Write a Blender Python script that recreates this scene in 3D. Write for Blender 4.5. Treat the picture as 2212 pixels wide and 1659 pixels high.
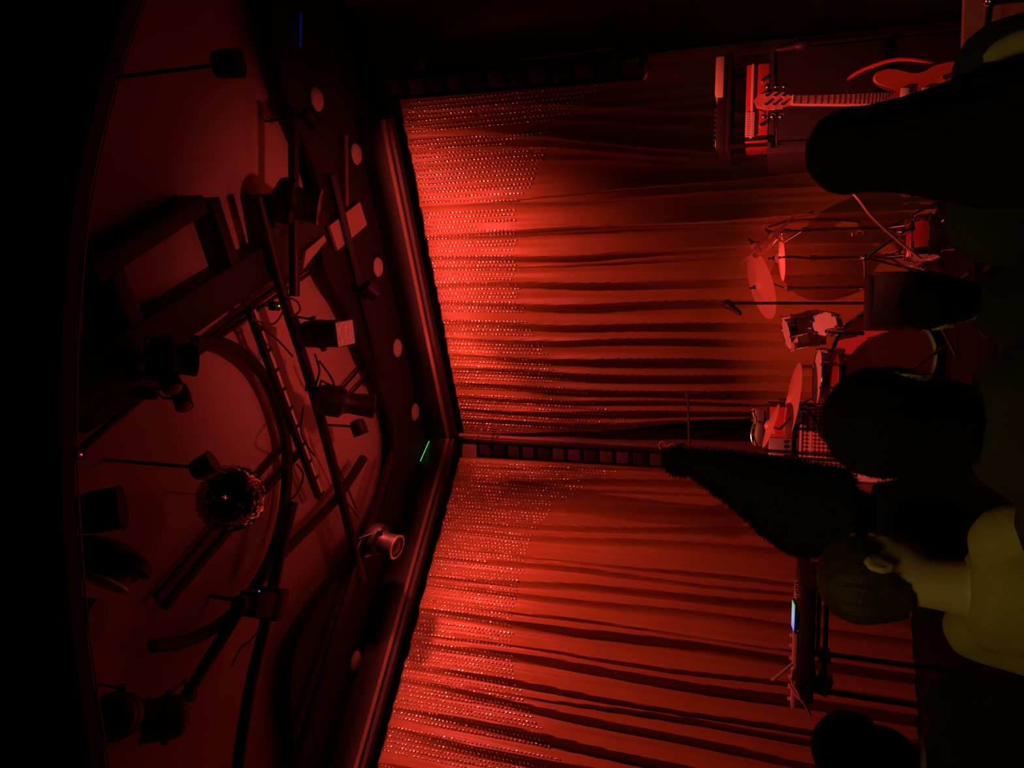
import bpy, bmesh, math, random
from mathutils import Vector, Matrix, noise
random.seed(7)
for o in list(bpy.data.objects): bpy.data.objects.remove(o)
S = bpy.context.scene
COL = S.collection
PI = math.pi
R = math.radians

# ------------------------------------------------------------------ camera
# the photograph is turned a quarter: the room's "up" points to the left edge of the frame
FPX = 1661.0
PITCH, ROLL = R(19), R(2)
CAM = Vector((0, 0, 1.75))
_r = Vector((1, 0, 0)); _u = Vector((0, -math.sin(PITCH), math.cos(PITCH))); _f = Vector((0, math.cos(PITCH), math.sin(PITCH)))
RT = math.cos(ROLL) * _r + math.sin(ROLL) * _u
UP = -math.sin(ROLL) * _r + math.cos(ROLL) * _u
cd = bpy.data.cameras.new('camera'); cam = bpy.data.objects.new('camera', cd); COL.objects.link(cam)
m = Matrix.Identity(4)
for i in range(3):
    m[i][0] = -UP[i]; m[i][1] = RT[i]; m[i][2] = -_f[i]; m[i][3] = CAM[i]
cam.matrix_world = m
cd.sensor_fit = 'HORIZONTAL'; cd.sensor_width = 36; cd.lens = 36 * FPX / 2212; cd.clip_start = 0.05
S.camera = cam

def ray(x, y): return (_f * FPX + RT * ((1659 - y) - 829.5) + UP * (1106 - x))
def PY(x, y, Y): d = ray(x, y); return CAM + d * (Y / d.y)
def PZ(x, y, z): d = ray(x, y); return CAM + d * ((z - 1.75) / d.z)
def PPL(x, y, p0, n):
    d = ray(x, y); return CAM + d * ((p0 - CAM).dot(n) / d.dot(n))

# ------------------------------------------------------------------ world, exposure, lights
S.view_settings.view_transform = 'Standard'; S.view_settings.look = 'None'
S.view_settings.exposure = 0.0; S.view_settings.gamma = 1.0; S.view_settings.use_curve_mapping = False
w = bpy.data.worlds.new('world'); S.world = w; w.use_nodes = True
w.node_tree.nodes['Background'].inputs[0].default_value = (0.35, 0.16, 1.0, 1)
w.node_tree.nodes['Background'].inputs[1].default_value = 0.008

RED = (1.0, 0.072, 0.062)
def aim(o, tgt):
    o.rotation_euler = (Vector(tgt) - o.location).to_track_quat('-Z', 'Y').to_euler()
def spot(name, loc, tgt, power, size, blend, rad, col=RED):
    l = bpy.data.lights.new(name, 'SPOT'); l.energy = power; l.spot_size = R(size); l.spot_blend = blend
    l.shadow_soft_size = rad; l.color = col
    o = bpy.data.objects.new(name, l); COL.objects.link(o); o.location = loc; aim(o, tgt); return o
def area(name, loc, tgt, power, sx, sy, col):
    l = bpy.data.lights.new(name, 'AREA'); l.energy = power; l.shape = 'RECTANGLE'; l.size = sx; l.size_y = sy; l.color = col; l.spread = R(64)
    o = bpy.data.objects.new(name, l); COL.objects.link(o); o.location = loc; aim(o, tgt); return o
# red spots: key and drum light inferred, the rest added to brighten single parts
KEY = Vector((1.42, 3.86, 4.32))
KEY2 = Vector((-0.42, 4.50, 4.32))
DRM = PZ(318, 1085, 4.28); WNG = Vector((-0.35, 2.75, 4.0)); SID = Vector((1.15, 2.35, 3.6))
spot('spot_key', KEY, (0.40, 5.42, 3.15), 125, 66, 1.0, 0.06)
CRN = Vector((0.55, 4.68, 4.34))
spot('spot_corner', CRN, (-0.10, 5.70, 4.0), 95, 44, 1.0, 0.04)  # added spot that brightens the sequins near the corner
spot('spot_left', KEY2, (-2.3, 4.85, 2.8), 165, 108, 1.0, 0.03)  # added spot for the left curtain, set to hide the batten's shadow
spot('spot_drums', DRM, (0.12, 4.60, 1.45), 360, 38, 0.7, 0.03)
spot('spot_wing', WNG, (1.25, 3.75, 1.82), 700, 27, 0.9, 0.03)  # added spot that lights the guitar and rack
spot('spot_side', SID, (1.33, 2.95, 1.35), 120, 16, 0.9, 0.03)  # added spot to redden the lower right panel
spot('spot_uplight', (0.72, 4.90, 1.0), (0.15, 4.60, 4.8), 110, 66, 1.0, 0.35)  # added uplight, brightens the ceiling from behind the drums
LIP = Vector((0.55, 3.35, 0.98))
spot('spot_lip', LIP, (0.45, 4.50, 4.62), 170, 50, 1.0, 0.12)  # second added uplight, lifts the ceiling next to the soffit
KYS = PZ(262, 1345, 4.26)
spot('spot_keys', KYS, (-1.15, 3.55, 1.62), 110, 22, 0.9, 0.03)  # beam added to an existing lamp so the keyboard shows red
# dim warm light of the bar behind the audience
area('bar_light', (-0.9, -0.5, 3.0), (0.1, 1.6, 1.35), 1.2, 1.0, 0.4, (1.0, 0.66, 0.10))

# ------------------------------------------------------------------ materials
def mat(name, col, rough=0.6, metal=0.0, var=0.25, scale=12.0, bump=0.0, bscale=60.0, coat=0.0, sheen=0.0, emit=None, estr=0.0, alpha=1.0, trans=0.0, spec=0.5):
    M = bpy.data.materials.new(name); M.use_nodes = True
    nt = M.node_tree; b = nt.nodes['Principled BSDF']
    b.inputs['Roughness'].default_value = rough; b.inputs['Metallic'].default_value = metal
    b.inputs['Coat Weight'].default_value = coat; b.inputs['Sheen Weight'].default_value = sheen
    b.inputs['Transmission Weight'].default_value = trans
    b.inputs['Specular IOR Level'].default_value = spec
    tc = nt.nodes.new('ShaderNodeTexCoord')
    nz = nt.nodes.new('ShaderNodeTexNoise'); nz.inputs['Scale'].default_value = scale; nz.inputs['Detail'].default_value = 5
    nt.links.new(tc.outputs['Object'], nz.inputs['Vector'])
    mx = nt.nodes.new('ShaderNodeMix'); mx.data_type = 'RGBA'
    mx.inputs[6].default_value = (*[c * (1 - var) for c in col], 1); mx.inputs[7].default_value = (*[min(1, c * (1 + var)) for c in col], 1)
    nt.links.new(nz.outputs['Fac'], mx.inputs[0]); nt.links.new(mx.outputs[2], b.inputs['Base Color'])
    if bump:
        n2 = nt.nodes.new('ShaderNodeTexNoise'); n2.inputs['Scale'].default_value = bscale; n2.inputs['Detail'].default_value = 4
        nt.links.new(tc.outputs['Object'], n2.inputs['Vector'])
        bp = nt.nodes.new('ShaderNodeBump'); bp.inputs['Strength'].default_value = bump; bp.inputs['Distance'].default_value = 0.01
        nt.links.new(n2.outputs['Fac'], bp.inputs['Height']); nt.links.new(bp.outputs['Normal'], b.inputs['Normal'])
    if emit:
        b.inputs['Emission Color'].default_value = (*emit, 1); b.inputs['Emission Strength'].default_value = estr
    return M
M_curt = mat('satin_cloth', (0.38, 0.22, 0.05), 0.42, 0.0, 0.16, 5, 0.12, 25, sheen=0.3)
M_seq = mat('sequin_foil', (0.98, 0.97, 0.97), 0.33, 1.0, 0.01)
M_black = mat('black_paint', (0.014, 0.013, 0.014), 0.55, 0, 0.3, 8, 0.1)
M_blackm = mat('black_metal', (0.016, 0.015, 0.017), 0.5, 0.0, 0.3, 20)
M_soffit = mat('soffit_paint', (0.016, 0.010, 0.012), 0.8, 0, 0.35, 6, 0.15)
M_rail = mat('bare_timber', (0.20, 0.14, 0.08), 0.7, 0, 0.3, 14, 0.2)
M_ceil = mat('ceiling_plaster', (0.55, 0.42, 0.36), 0.9, 0, 0.18, 2.5, 0.2, 40)
M_dceil = mat('dark_ceiling', (0.10, 0.06, 0.08), 0.9, 0, 0.3, 2.5, 0.2, 40)
M_wall = mat('dark_wall', (0.30, 0.12, 0.10), 0.85, 0, 0.3, 4, 0.2, 40)
M_board = mat('corner_board', (0.24, 0.16, 0.12), 0.6, 0, 0.2, 6, 0.1)
M_floor = mat('stage_carpet', (0.010, 0.009, 0.009), 0.95, 0, 0.4, 6, 0.2, spec=0.1)
M_chrome = mat('chrome', (0.85, 0.85, 0.85), 0.16, 1.0, 0.05)
M_steel = mat('grey_steel', (0.55, 0.52, 0.5), 0.35, 0.9, 0.1)
M_brass = mat('cymbal_bronze', (0.85, 0.5, 0.35), 0.45, 0.3, 0.1, 40, 0.05, 200)
M_shell = mat('drum_wrap', (0.55, 0.07, 0.06), 0.3, 0.0, 0.25, 6, coat=0.6)
M_dshell = mat('dark_drum_wrap', (0.07, 0.06, 0.05), 0.3, 0.0, 0.25, 6, coat=0.5)
M_head = mat('drum_skin', (0.75, 0.68, 0.62), 0.5, 0, 0.1, 9)
M_headr = mat('printed_drum_skin', (0.62, 0.12, 0.12), 0.6, 0, 0.1, 5, spec=.2)
M_grille = mat('grille_cloth', (0.46, 0.26, 0.16), 0.8, 0, 0.2, 30)
M_cream = mat('cream_vinyl', (0.72, 0.62, 0.5), 0.5, 0, 0.12, 40, 0.1, 200)
M_tolex = mat('black_vinyl', (0.02, 0.018, 0.02), 0.6, 0, 0.3, 90, 0.3, 300)
M_wood = mat('lacquered_body', (0.45, 0.10, 0.05), 0.22, 0, 0.3, 8, coat=0.8)
M_redm = mat('stained_maple', (0.6, 0.22, 0.16), 0.35, 0, 0.25, 20, coat=0.4)
M_fret = mat('rosewood', (0.45, 0.22, 0.18), 0.5, 0, 0.3, 40)
M_maple = mat('maple', (0.62, 0.42, 0.24), 0.4, 0, 0.2, 20, coat=0.3)
M_white = mat('white_keys', (0.85, 0.82, 0.78), 0.35, 0, 0.05)
M_cable = mat('cable_rubber', (0.03, 0.03, 0.03), 0.5, 0, 0.2)
M_rcable = mat('light_cable', (0.6, 0.35, 0.3), 0.5, 0, 0.2)
M_skin = mat('skin', (0.55, 0.36, 0.25), 0.55, 0, 0.12, 20, 0.05, 150)
M_skin2 = mat('pale_skin', (0.66, 0.50, 0.34), 0.55, 0, 0.12, 20, 0.05, 150)
M_hair = mat('dark_hair', (0.007, 0.005, 0.005), 0.8, 0, 0.4, 60, 0.3, 250, spec=.15)
M_hair2 = mat('brown_hair', (0.06, 0.035, 0.022), 0.55, 0, 0.4, 60, 0.3, 250)
M_cloth = mat('black_cotton', (0.018, 0.018, 0.022), 0.85, 0, 0.3, 30, 0.2, 200)
M_olive = mat('olive_cotton', (0.42, 0.36, 0.16), 0.9, 0, 0.15, 30, 0.2, 200)
M_navy = mat('navy_cotton', (0.02, 0.022, 0.035), 0.9, 0, 0.2, 30, 0.2, 200)
M_fur = mat('shaggy_wool', (0.022, 0.015, 0.016), 0.9, 0, 0.4, 40, 0.5, 120)
M_lens = mat('frosted_lens', (0.80, 0.66, 0.58), 0.35, 0, 0.45, 70, 0.8, 110)
M_glass = mat('dark_lens_glass', (0.10, 0.08, 0.09), 0.25, 0.0, 0.1, 10)
M_amber = mat('amber_gel', (0.8, 0.45, 0.2), 0.3, 0, 0.4, 60, 0.4)
M_gel = mat('silver_gel', (0.85, 0.8, 0.78), 0.3, 0.3, 0.4, 30, 0.8, 40)
M_mirror = mat('mirror_tile', (0.6, 0.6, 0.6), 0.07, 1.0, 0.05)
M_purple = mat('purple_cell', (0.20, 0.07, 0.32), 0.3, 0, 0.3, 40, coat=0.6)
M_green = mat('olive_cell', (0.15, 0.17, 0.06), 0.3, 0, 0.3, 40, coat=0.6)
M_dark = mat('dark_cell', (0.06, 0.06, 0.07), 0.3, 0, 0.3, 40, coat=0.6)
M_silver = mat('brushed_panel', (0.62, 0.62, 0.66), 0.35, 0.6, 0.1, 40)
M_ledg = mat('green_indicator', (0.1, 0.8, 0.1), emit=(0.05, 1, 0.08), estr=1.6)
M_ledr = mat('red_indicator', (0.8, 0.1, 0.1), emit=(1, 0.03, 0.08), estr=1.6)
M_ledb = mat('blue_indicator', (0.1, 0.3, 0.9), emit=(0.03, 0.22, 1), estr=2.0)
M_neon = mat('blue_tube', (0.1, 0.1, 0.6), emit=(0.0, 0.01, 0.25), estr=0.25)

# cyan screen: gradient from green to blue along its length
M_scr = bpy.data.materials.new('lit_screen'); M_scr.use_nodes = True
nt = M_scr.node_tree; b = nt.nodes['Principled BSDF']
tc = nt.nodes.new('ShaderNodeTexCoord'); sp = nt.nodes.new('ShaderNodeSeparateXYZ'); rp = nt.nodes.new('ShaderNodeValToRGB')
nt.links.new(tc.outputs['Generated'], sp.inputs[0]); nt.links.new(sp.outputs['X'], rp.inputs[0])
rp.color_ramp.elements[0].color = (0.0, 0.12, 0.9, 1); rp.color_ramp.elements[1].color = (0.0, 0.45, 0.10, 1)
e = rp.color_ramp.elements.new(0.5); e.color = (0.0, 0.5, 0.9, 1)
nt.links.new(rp.outputs[0], b.inputs['Emission Color']); b.inputs['Emission Strength'].default_value = 1.0

# grille: diamond weave pattern
nt = M_grille.node_tree; b = nt.nodes['Principled BSDF']
tc = nt.nodes.new('ShaderNodeTexCoord'); mp = nt.nodes.new('ShaderNodeMapping'); mp.inputs['Rotation'].default_value = (0, R(45), 0)
ck = nt.nodes.new('ShaderNodeTexChecker'); ck.inputs['Scale'].default_value = 62
ck.inputs[1].default_value = (0.60, 0.32, 0.18, 1); ck.inputs[2].default_value = (0.05, 0.03, 0.02, 1)
nt.links.new(tc.outputs['Object'], mp.inputs[0]); nt.links.new(mp.outputs[0], ck.inputs[0]); nt.links.new(ck.outputs[0], b.inputs['Base Color'])

# ------------------------------------------------------------------ mesh builder
class MB:
    def __init__(s): s.v = []; s.f = []
    def add(s, vs, fs):
        n = len(s.v); s.v += [Vector(v) for v in vs]; s.f += [tuple(i + n for i in f) for f in fs]; return s
    def box(s, c, sx, sy, sz, rot=None, bev=0.0):
        c = Vector(c)
        if bev > 0:
            bm = bmesh.new(); bmesh.ops.create_cube(bm, size=1)
            for v in bm.verts: v.co = Vector((v.co.x * sx, v.co.y * sy, v.co.z * sz))
            bmesh.ops.bevel(bm, geom=list(bm.edges), offset=bev, segments=2, affect='EDGES', profile=0.5)
            vs = [v.co.copy() for v in bm.verts]; fs = [tuple(v.index for v in f.verts) for f in bm.faces]
            bm.verts.index_update(); fs = [tuple(v.index for v in f.verts) for f in bm.faces]; bm.free()
        else:
            vs = [Vector((a * sx / 2, b_ * sy / 2, d * sz / 2)) for a in (-1, 1) for b_ in (-1, 1) for d in (-1, 1)]
            fs = [(0, 1, 3, 2), (4, 6, 7, 5), (0, 4, 5, 1), (2, 3, 7, 6), (0, 2, 6, 4), (1, 5, 7, 3)]
        if rot is not None: vs = [rot @ v for v in vs]
        return s.add([v + c for v in vs], fs)
    def bar(s, a, b_, wd, ht, up=(0, 0, 1), bev=0.0):
        a = Vector(a); b_ = Vector(b_); d = b_ - a; L = d.length; x = d.normalized()
        z = Vector(up); z = (z - x * z.dot(x)).normalized(); y = z.cross(x)
        rot = Matrix((x, y, z)).transposed()
        return s.box((a + b_) / 2, L, wd, ht, rot, bev)
    def tube(s, pts, r, n=10, cap=True):
        pts = [Vector(p) for p in pts]; k = len(pts)
        rs = r if isinstance(r, (list, tuple)) else [r] * k
        t0 = (pts[1] - pts[0]).normalized(); ref = Vector((0, 0, 1)) if abs(t0.z) < 0.9 else Vector((1, 0, 0))
        a = t0.cross(ref).normalized(); vs = []
        for i, p in enumerate(pts):
            t = (pts[min(i + 1, k - 1)] - pts[max(i - 1, 0)]).normalized()
            a = (a - t * a.dot(t)).normalized(); b_ = t.cross(a)
            for j in range(n):
                q = 2 * PI * j / n; vs.append(p + (a * math.cos(q) + b_ * math.sin(q)) * rs[i])
        fs = [(i * n + j, i * n + (j + 1) % n, (i + 1) * n + (j + 1) % n, (i + 1) * n + j) for i in range(k - 1) for j in range(n)]
        if cap: fs.append(tuple(range(n - 1, -1, -1))); fs.append(tuple((k - 1) * n + j for j in range(n)))
        return s.add(vs, fs)
    def lathe(s, prof, o=(0, 0, 0), axis=(0, 0, 1), n=24, cap=True):
        # prof: list of (radius, height along axis)
        o = Vector(o); z = Vector(axis).normalized(); ref = Vector((1, 0, 0)) if abs(z.x) < 0.8 else Vector((0, 1, 0))
        x = (ref - z * ref.dot(z)).normalized(); y = z.cross(x); vs = []; k = len(prof)
        for (r, h) in prof:
            for j in range(n):
                q = 2 * PI * j / n; vs.append(o + z * h + (x * math.cos(q) + y * math.sin(q)) * max(r, 1e-5))
        fs = [(i * n + j, i * n + (j + 1) % n, (i + 1) * n + (j + 1) % n, (i + 1) * n + j) for i in range(k - 1) for j in range(n)]
        if cap and prof[0][0] > 1e-4: fs.append(tuple(range(n - 1, -1, -1)))
        if cap and prof[-1][0] > 1e-4: fs.append(tuple((k - 1) * n + j for j in range(n)))
        return s.add(vs, fs)
    def prism(s, poly, z0, z1):
        n = len(poly); vs = [(p[0], p[1], z0) for p in poly] + [(p[0], p[1], z1) for p in poly]
        fs = [tuple(range(n - 1, -1, -1)), tuple(range(n, 2 * n))] + [(i, (i + 1) % n, n + (i + 1) % n, n + i) for i in range(n)]
        return s.add(vs, fs)
    def ell(s, c, rx, ry, rz, rot=None, nu=20, nv=14):
        c = Vector(c); vs = []
        for i in range(nv + 1):
            t = PI * i / nv
            for j in range(nu):
                q = 2 * PI * j / nu
                p = Vector((rx * math.sin(t) * math.cos(q), ry * math.sin(t) * math.sin(q), rz * math.cos(t)))
                if rot is not None: p = rot @ p
                vs.append(c + p)
        fs = [(i * nu + j, (i + 1) * nu + j, (i + 1) * nu + (j + 1) % nu, i * nu + (j + 1) % nu) for i in range(nv) for j in range(nu)]
        return s.add(vs, fs)
    def loft(s, rings, n=20, M=None):
        # rings: (center, rx, ry) rings stay level (in local xy); closed with caps
        vs = []
        for (c, rx, ry) in rings:
            for j in range(n):
                q = 2 * PI * j / n; vs.append(Vector(c) + Vector((rx * math.cos(q), ry * math.sin(q), 0)))
        k = len(rings)
        fs = [(i * n + j, i * n + (j + 1) % n, (i + 1) * n + (j + 1) % n, (i + 1) * n + j) for i in range(k - 1) for j in range(n)]
        fs.append(tuple(range(n - 1, -1, -1))); fs.append(tuple((k - 1) * n + j for j in range(n)))
        return s.add(vs, fs)

def obj(name, mb, material, parent=None, smooth=True, kind=None, label=None):
    me = bpy.data.meshes.new(name); me.from_pydata([tuple(v) for v in mb.v], [], mb.f)
    me.validate(clean_customdata=False)
    bm = bmesh.new(); bm.from_mesh(me); bmesh.ops.remove_doubles(bm, verts=bm.verts, dist=1e-5)
    bmesh.ops.recalc_face_normals(bm, faces=bm.faces); bm.to_mesh(me); bm.free()
    me.materials.append(material)
    if smooth:
        for p in me.polygons: p.use_smooth = True
        try: me.set_sharp_from_angle(angle=R(38))
        except Exception: pass
    o = bpy.data.objects.new(name, me); COL.objects.link(o)
    if parent:
        o.parent = parent
        if parent.get('worldbuilt'): o.location = -Vector(parent.get('worldbuilt'))
    if kind: o['kind'] = kind
    if label: o['label'] = label
    return o
def thing(name, loc, label, cat, group=None, rz=0.0, world=False):
    o = bpy.data.objects.new(name, None); COL.objects.link(o); o.empty_display_size = 0.05
    o.location = loc; o.rotation_euler = (0, 0, rz); o['label'] = label; o['category'] = cat
    if group: o['group'] = group
    o['_w'] = 1 if world else 0
    if world: WB[o.name] = Vector(loc)
    return o
WB = {}
def part(name, mb, material, parent, smooth=True, label=None, kind=None):
    """child mesh; when the parent was placed with world=True the mesh is given in world coordinates"""
    if parent.name in WB:
        L = WB[parent.name]; mb.v = [v - L for v in mb.v]
        o = obj(name, mb, material, None, smooth, kind, label); o.parent = parent; return o
    root = parent
    o = obj(name, mb, material, None, smooth, kind, label); o.parent = parent
    return o
def sub(name, mb, material, pobj, root, smooth=True, label=None):
    if root.name in WB: L = WB[root.name]; mb.v = [v - L for v in mb.v]
    o = obj(name, mb, material, None, smooth, None, label); o.parent = pobj; return o
def single(name, mb, material, label, cat, group=None, smooth=True, base=None):
    # world-coordinate mesh whose origin is moved to its base
    if base is None:
        n = len(mb.v); base = sum(mb.v, Vector()) / n; base.z = min(v.z for v in mb.v)
    mb.v = [v - base for v in mb.v]
    o = obj(name, mb, material, None, smooth); o.location = base; o['label'] = label; o['category'] = cat
    if group: o['group'] = group
    return o
def struct(name, mb, material, smooth=False): return obj(name, mb, material, None, smooth, 'structure')
def copy_tree(o, parent=None):
    c = o.copy(); COL.objects.link(c)
    if parent: c.parent = parent
    for ch in list(o.children): copy_tree(ch, c)
    return c
def curve_pts(P, n=24):
    # Catmull-Rom through P
    P = [Vector(p) for p in P]; Q = [P[0]] + P + [P[-1]]; out = []
    for i in range(1, len(Q) - 2):
        for k in range(n):
            t = k / n; a, b_, c, d = Q[i - 1], Q[i], Q[i + 1], Q[i + 2]
            out.append(0.5 * ((2 * b_) + (c - a) * t + (2 * a - 5 * b_ + 4 * c - d) * t * t + (3 * b_ - a - 3 * c + d) * t ** 3))
    out.append(P[-1]); return out

# ------------------------------------------------------------------ room frame
ZC = 4.2; ZST = 0.9; ZSOF = 4.5; ZCEIL = 4.64
C0 = PZ(1005, 947, ZC); PR = PZ(870, 250, ZC); PL = PZ(815, 1659, ZC)
C0 = Vector((C0.x, C0.y, 0))
dR = Vector((PR.x, PR.y, 0)) - C0; dR.normalize(); dL = Vector((PL.x, PL.y, 0)) - C0; dL.normalize()
nR = Vector((dR.y, -dR.x, 0)); nR = nR if nR.y < 0 else -nR
nL = Vector((dL.y, -dL.x, 0)); nL = nL if nL.y < 0 else -nL
ZUP = Vector((0, 0, 1))
def wallpt(side, s, z, off=0.0):
    d, n = (dR, nR) if side == 'R' else (dL, nL)
    return C0 + d * s + n * off + ZUP * z
def on_wall(side, x, y, off=0.0):
    d, n = (dR, nR) if side == 'R' else (dL, nL)
    p = PPL(x, y, C0 + n * off, n); return ((p - C0).dot(d), p.z)

# ---- walls behind the curtains, floors
b = MB(); b.bar(wallpt('R', -0.3, 2.5, -0.32), wallpt('R', 5.2, 2.5, -0.32), 0.1, 5.0); struct('wall_right', b, M_wall)
b = MB(); b.bar(wallpt('L', -0.3, 2.5, -0.32), wallpt('L', 4.4, 2.5, -0.32), 0.1, 5.0); struct('wall_left', b, M_wall)
b = MB(); b.box((0.3, 1.2, -0.05), 9.0, 13.0, 0.1); struct('floor', b, M_floor)
E1 = wallpt('R', 4.6, 0); E2 = wallpt('L', 3.9, 0)
b = MB(); b.prism([(-3.2, 3.05), (3.3, 3.05), (E1.x, E1.y + .05), (C0.x + .02, C0.y + .2), (E2.x, E2.y + .05)], 0.0, ZST); o = struct('stage_platform', b, M_floor)
b = MB(); b.box((0.3, 2.0, ZCEIL + 0.06), 9.0, 11.5, 0.12); struct('ceiling', b, M_ceil)
# side and rear walls of the hall
b = MB(); b.box((-4.2, -0.3, 2.5), 0.1, 9.6, 5.0); struct('wall_side', b, M_wall)
b = MB(); b.box((4.8, -0.3, 2.5), 0.1, 9.6, 5.0); struct('wall_wing', b, M_black)
b = MB(); b.box((0.3, -5.0, 2.5), 9.0, 0.1, 5.0); struct('wall_rear', b, M_black)

# ---- unseen red wash bars under the soffit, inferred from the bright curtain tops
def wash(side, s0, s1, power):
    a, b2 = wallpt(side, s0, 4.43, 0.62), wallpt(side, s1, 4.43, 0.62); c = (a + b2) / 2; L = (b2 - a).length; d, n = (dR, nR) if side == 'R' else (dL, nL)
    f = (-n * 1.0 - ZUP * 0.75).normalized(); y = f.cross(d).normalized()
    l = bpy.data.lights.new('wash_light', 'AREA'); l.energy = power; l.shape = 'RECTANGLE'; l.size = L; l.size_y = 0.04; l.color = RED; l.spread = R(72)
    o = bpy.data.objects.new('wash_light', l); COL.objects.link(o)
    mm = Matrix((d, y, -f)).transposed().to_4x4()
    if mm.determinant() < 0: mm = Matrix((d, -y, -f)).transposed().to_4x4()
    mm.translation = c; o.matrix_world = mm
    th = thing('unseen_wash_bar', c, 'long slim unseen wash lamp under the soffit along the %s curtain' % ('right' if side == 'R' else 'left'), 'stage light', 'unseen wash lamps under the soffit', world=True)
    q = MB(); q.bar(a - f * .03, b2 - f * .03, .05, .045, up=f, bev=.004); part('housing', q, M_black, th)
    for t in (.1, .5, .9):
        p = a + (b2 - a) * t - f * .03; q = MB(); q.tube([p, Vector((p.x, p.y, ZSOF + .0))], .008, 6); part('bracket', q, M_black, th)
wash('R', 0.9, 2.4, 4.5); wash('L', 0.5, 3.2, 2.8)
# ---- soffit with an inner edge that follows the corner
inner = [PZ(640, 1659, ZSOF), PZ(640, 1400, ZSOF), PZ(780, 1180, ZSOF), PZ(838, 1060, ZSOF), PZ(852, 950, ZSOF), PZ(830, 860, ZSOF), PZ(796, 780, ZSOF), PZ(750, 670, ZSOF), PZ(700, 575, ZSOF), PZ(690, 400, ZSOF), PZ(600, 150, ZSOF), PZ(560, -150, ZSOF)]
inner = curve_pts(inner, 6)
outer = [wallpt('R', 4.6, 0, -0.25), C0 + Vector((0, 0.25, 0)), wallpt('L', 4.2, 0, -0.25)]
b = MB(); b.prism([(p.x, p.y) for p in inner] + [(p.x, p.y) for p in outer], ZSOF, ZSOF + .04); struct('trim_1', b, M_soffit)
# fascias: dark board then timber rail, in front of curtain tops
def fascia(side, L, k):
    b = MB(); b.bar(wallpt(side, 0.02, 4.37, 0.09), wallpt(side, L, 4.37, 0.09), 0.06, 0.27); struct('trim_%d' % k, b, M_black)
    b = MB(); b.bar(wallpt(side, -0.02, 4.285, 0.115), wallpt(side, L, 4.285, 0.115), 0.06, 0.03, bev=0.004); struct('trim_%d' % (k + 1), b, M_rail)
    b = MB(); b.bar(wallpt(side, -0.02, 4.255, 0.075), wallpt(side, L, 4.255, 0.075), 0.012, 0.014); struct('trim_%d' % (k + 2), b, M_rail)
fascia('R', 2.62, 2); fascia('L', 4.0, 5)

# ---- arch header close to the audience with a thin moulding
YA = 2.3
arc = [PY(x, y, YA) for x, y in [(360, -140), (310, 0), (245, 200), (190, 450), (165, 700), (160, 900), (165, 1100), (180, 1300), (205, 1500), (230, 1659), (262, 1820)]]
arc = curve_pts(arc, 8)
ab = MB(); n = len(arc); vs = []
arcx = [Vector((4.4, YA, arc[0].z - 1.2))] + arc + [Vector((-4.0, YA, arc[-1].z - 1.2))]
n = len(arcx)
for dy in (0, -0.06):
    for p in arcx: vs.append((p.x, YA + dy, p.z))
    for p in arcx: vs.append((p.x, YA + dy, ZCEIL))
fs = []
for i in range(n - 1):
    fs += [(i, i + 1, n + i + 1, n + i), (2 * n + i, 3 * n + i, 3 * n + i + 1, 2 * n + i + 1), (i, 2 * n + i, 2 * n + i + 1, i + 1)]
ab.add(vs, fs); struct('trim_8', ab, M_black)
b = MB(); b.tube([p + Vector((0, 0.012, 0)) for p in arc], 0.005, 6); struct('trim_9', b, mat('arch_moulding', (0.5, 0.2, 0.2), 0.4, 0.0, 0.2))

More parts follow.
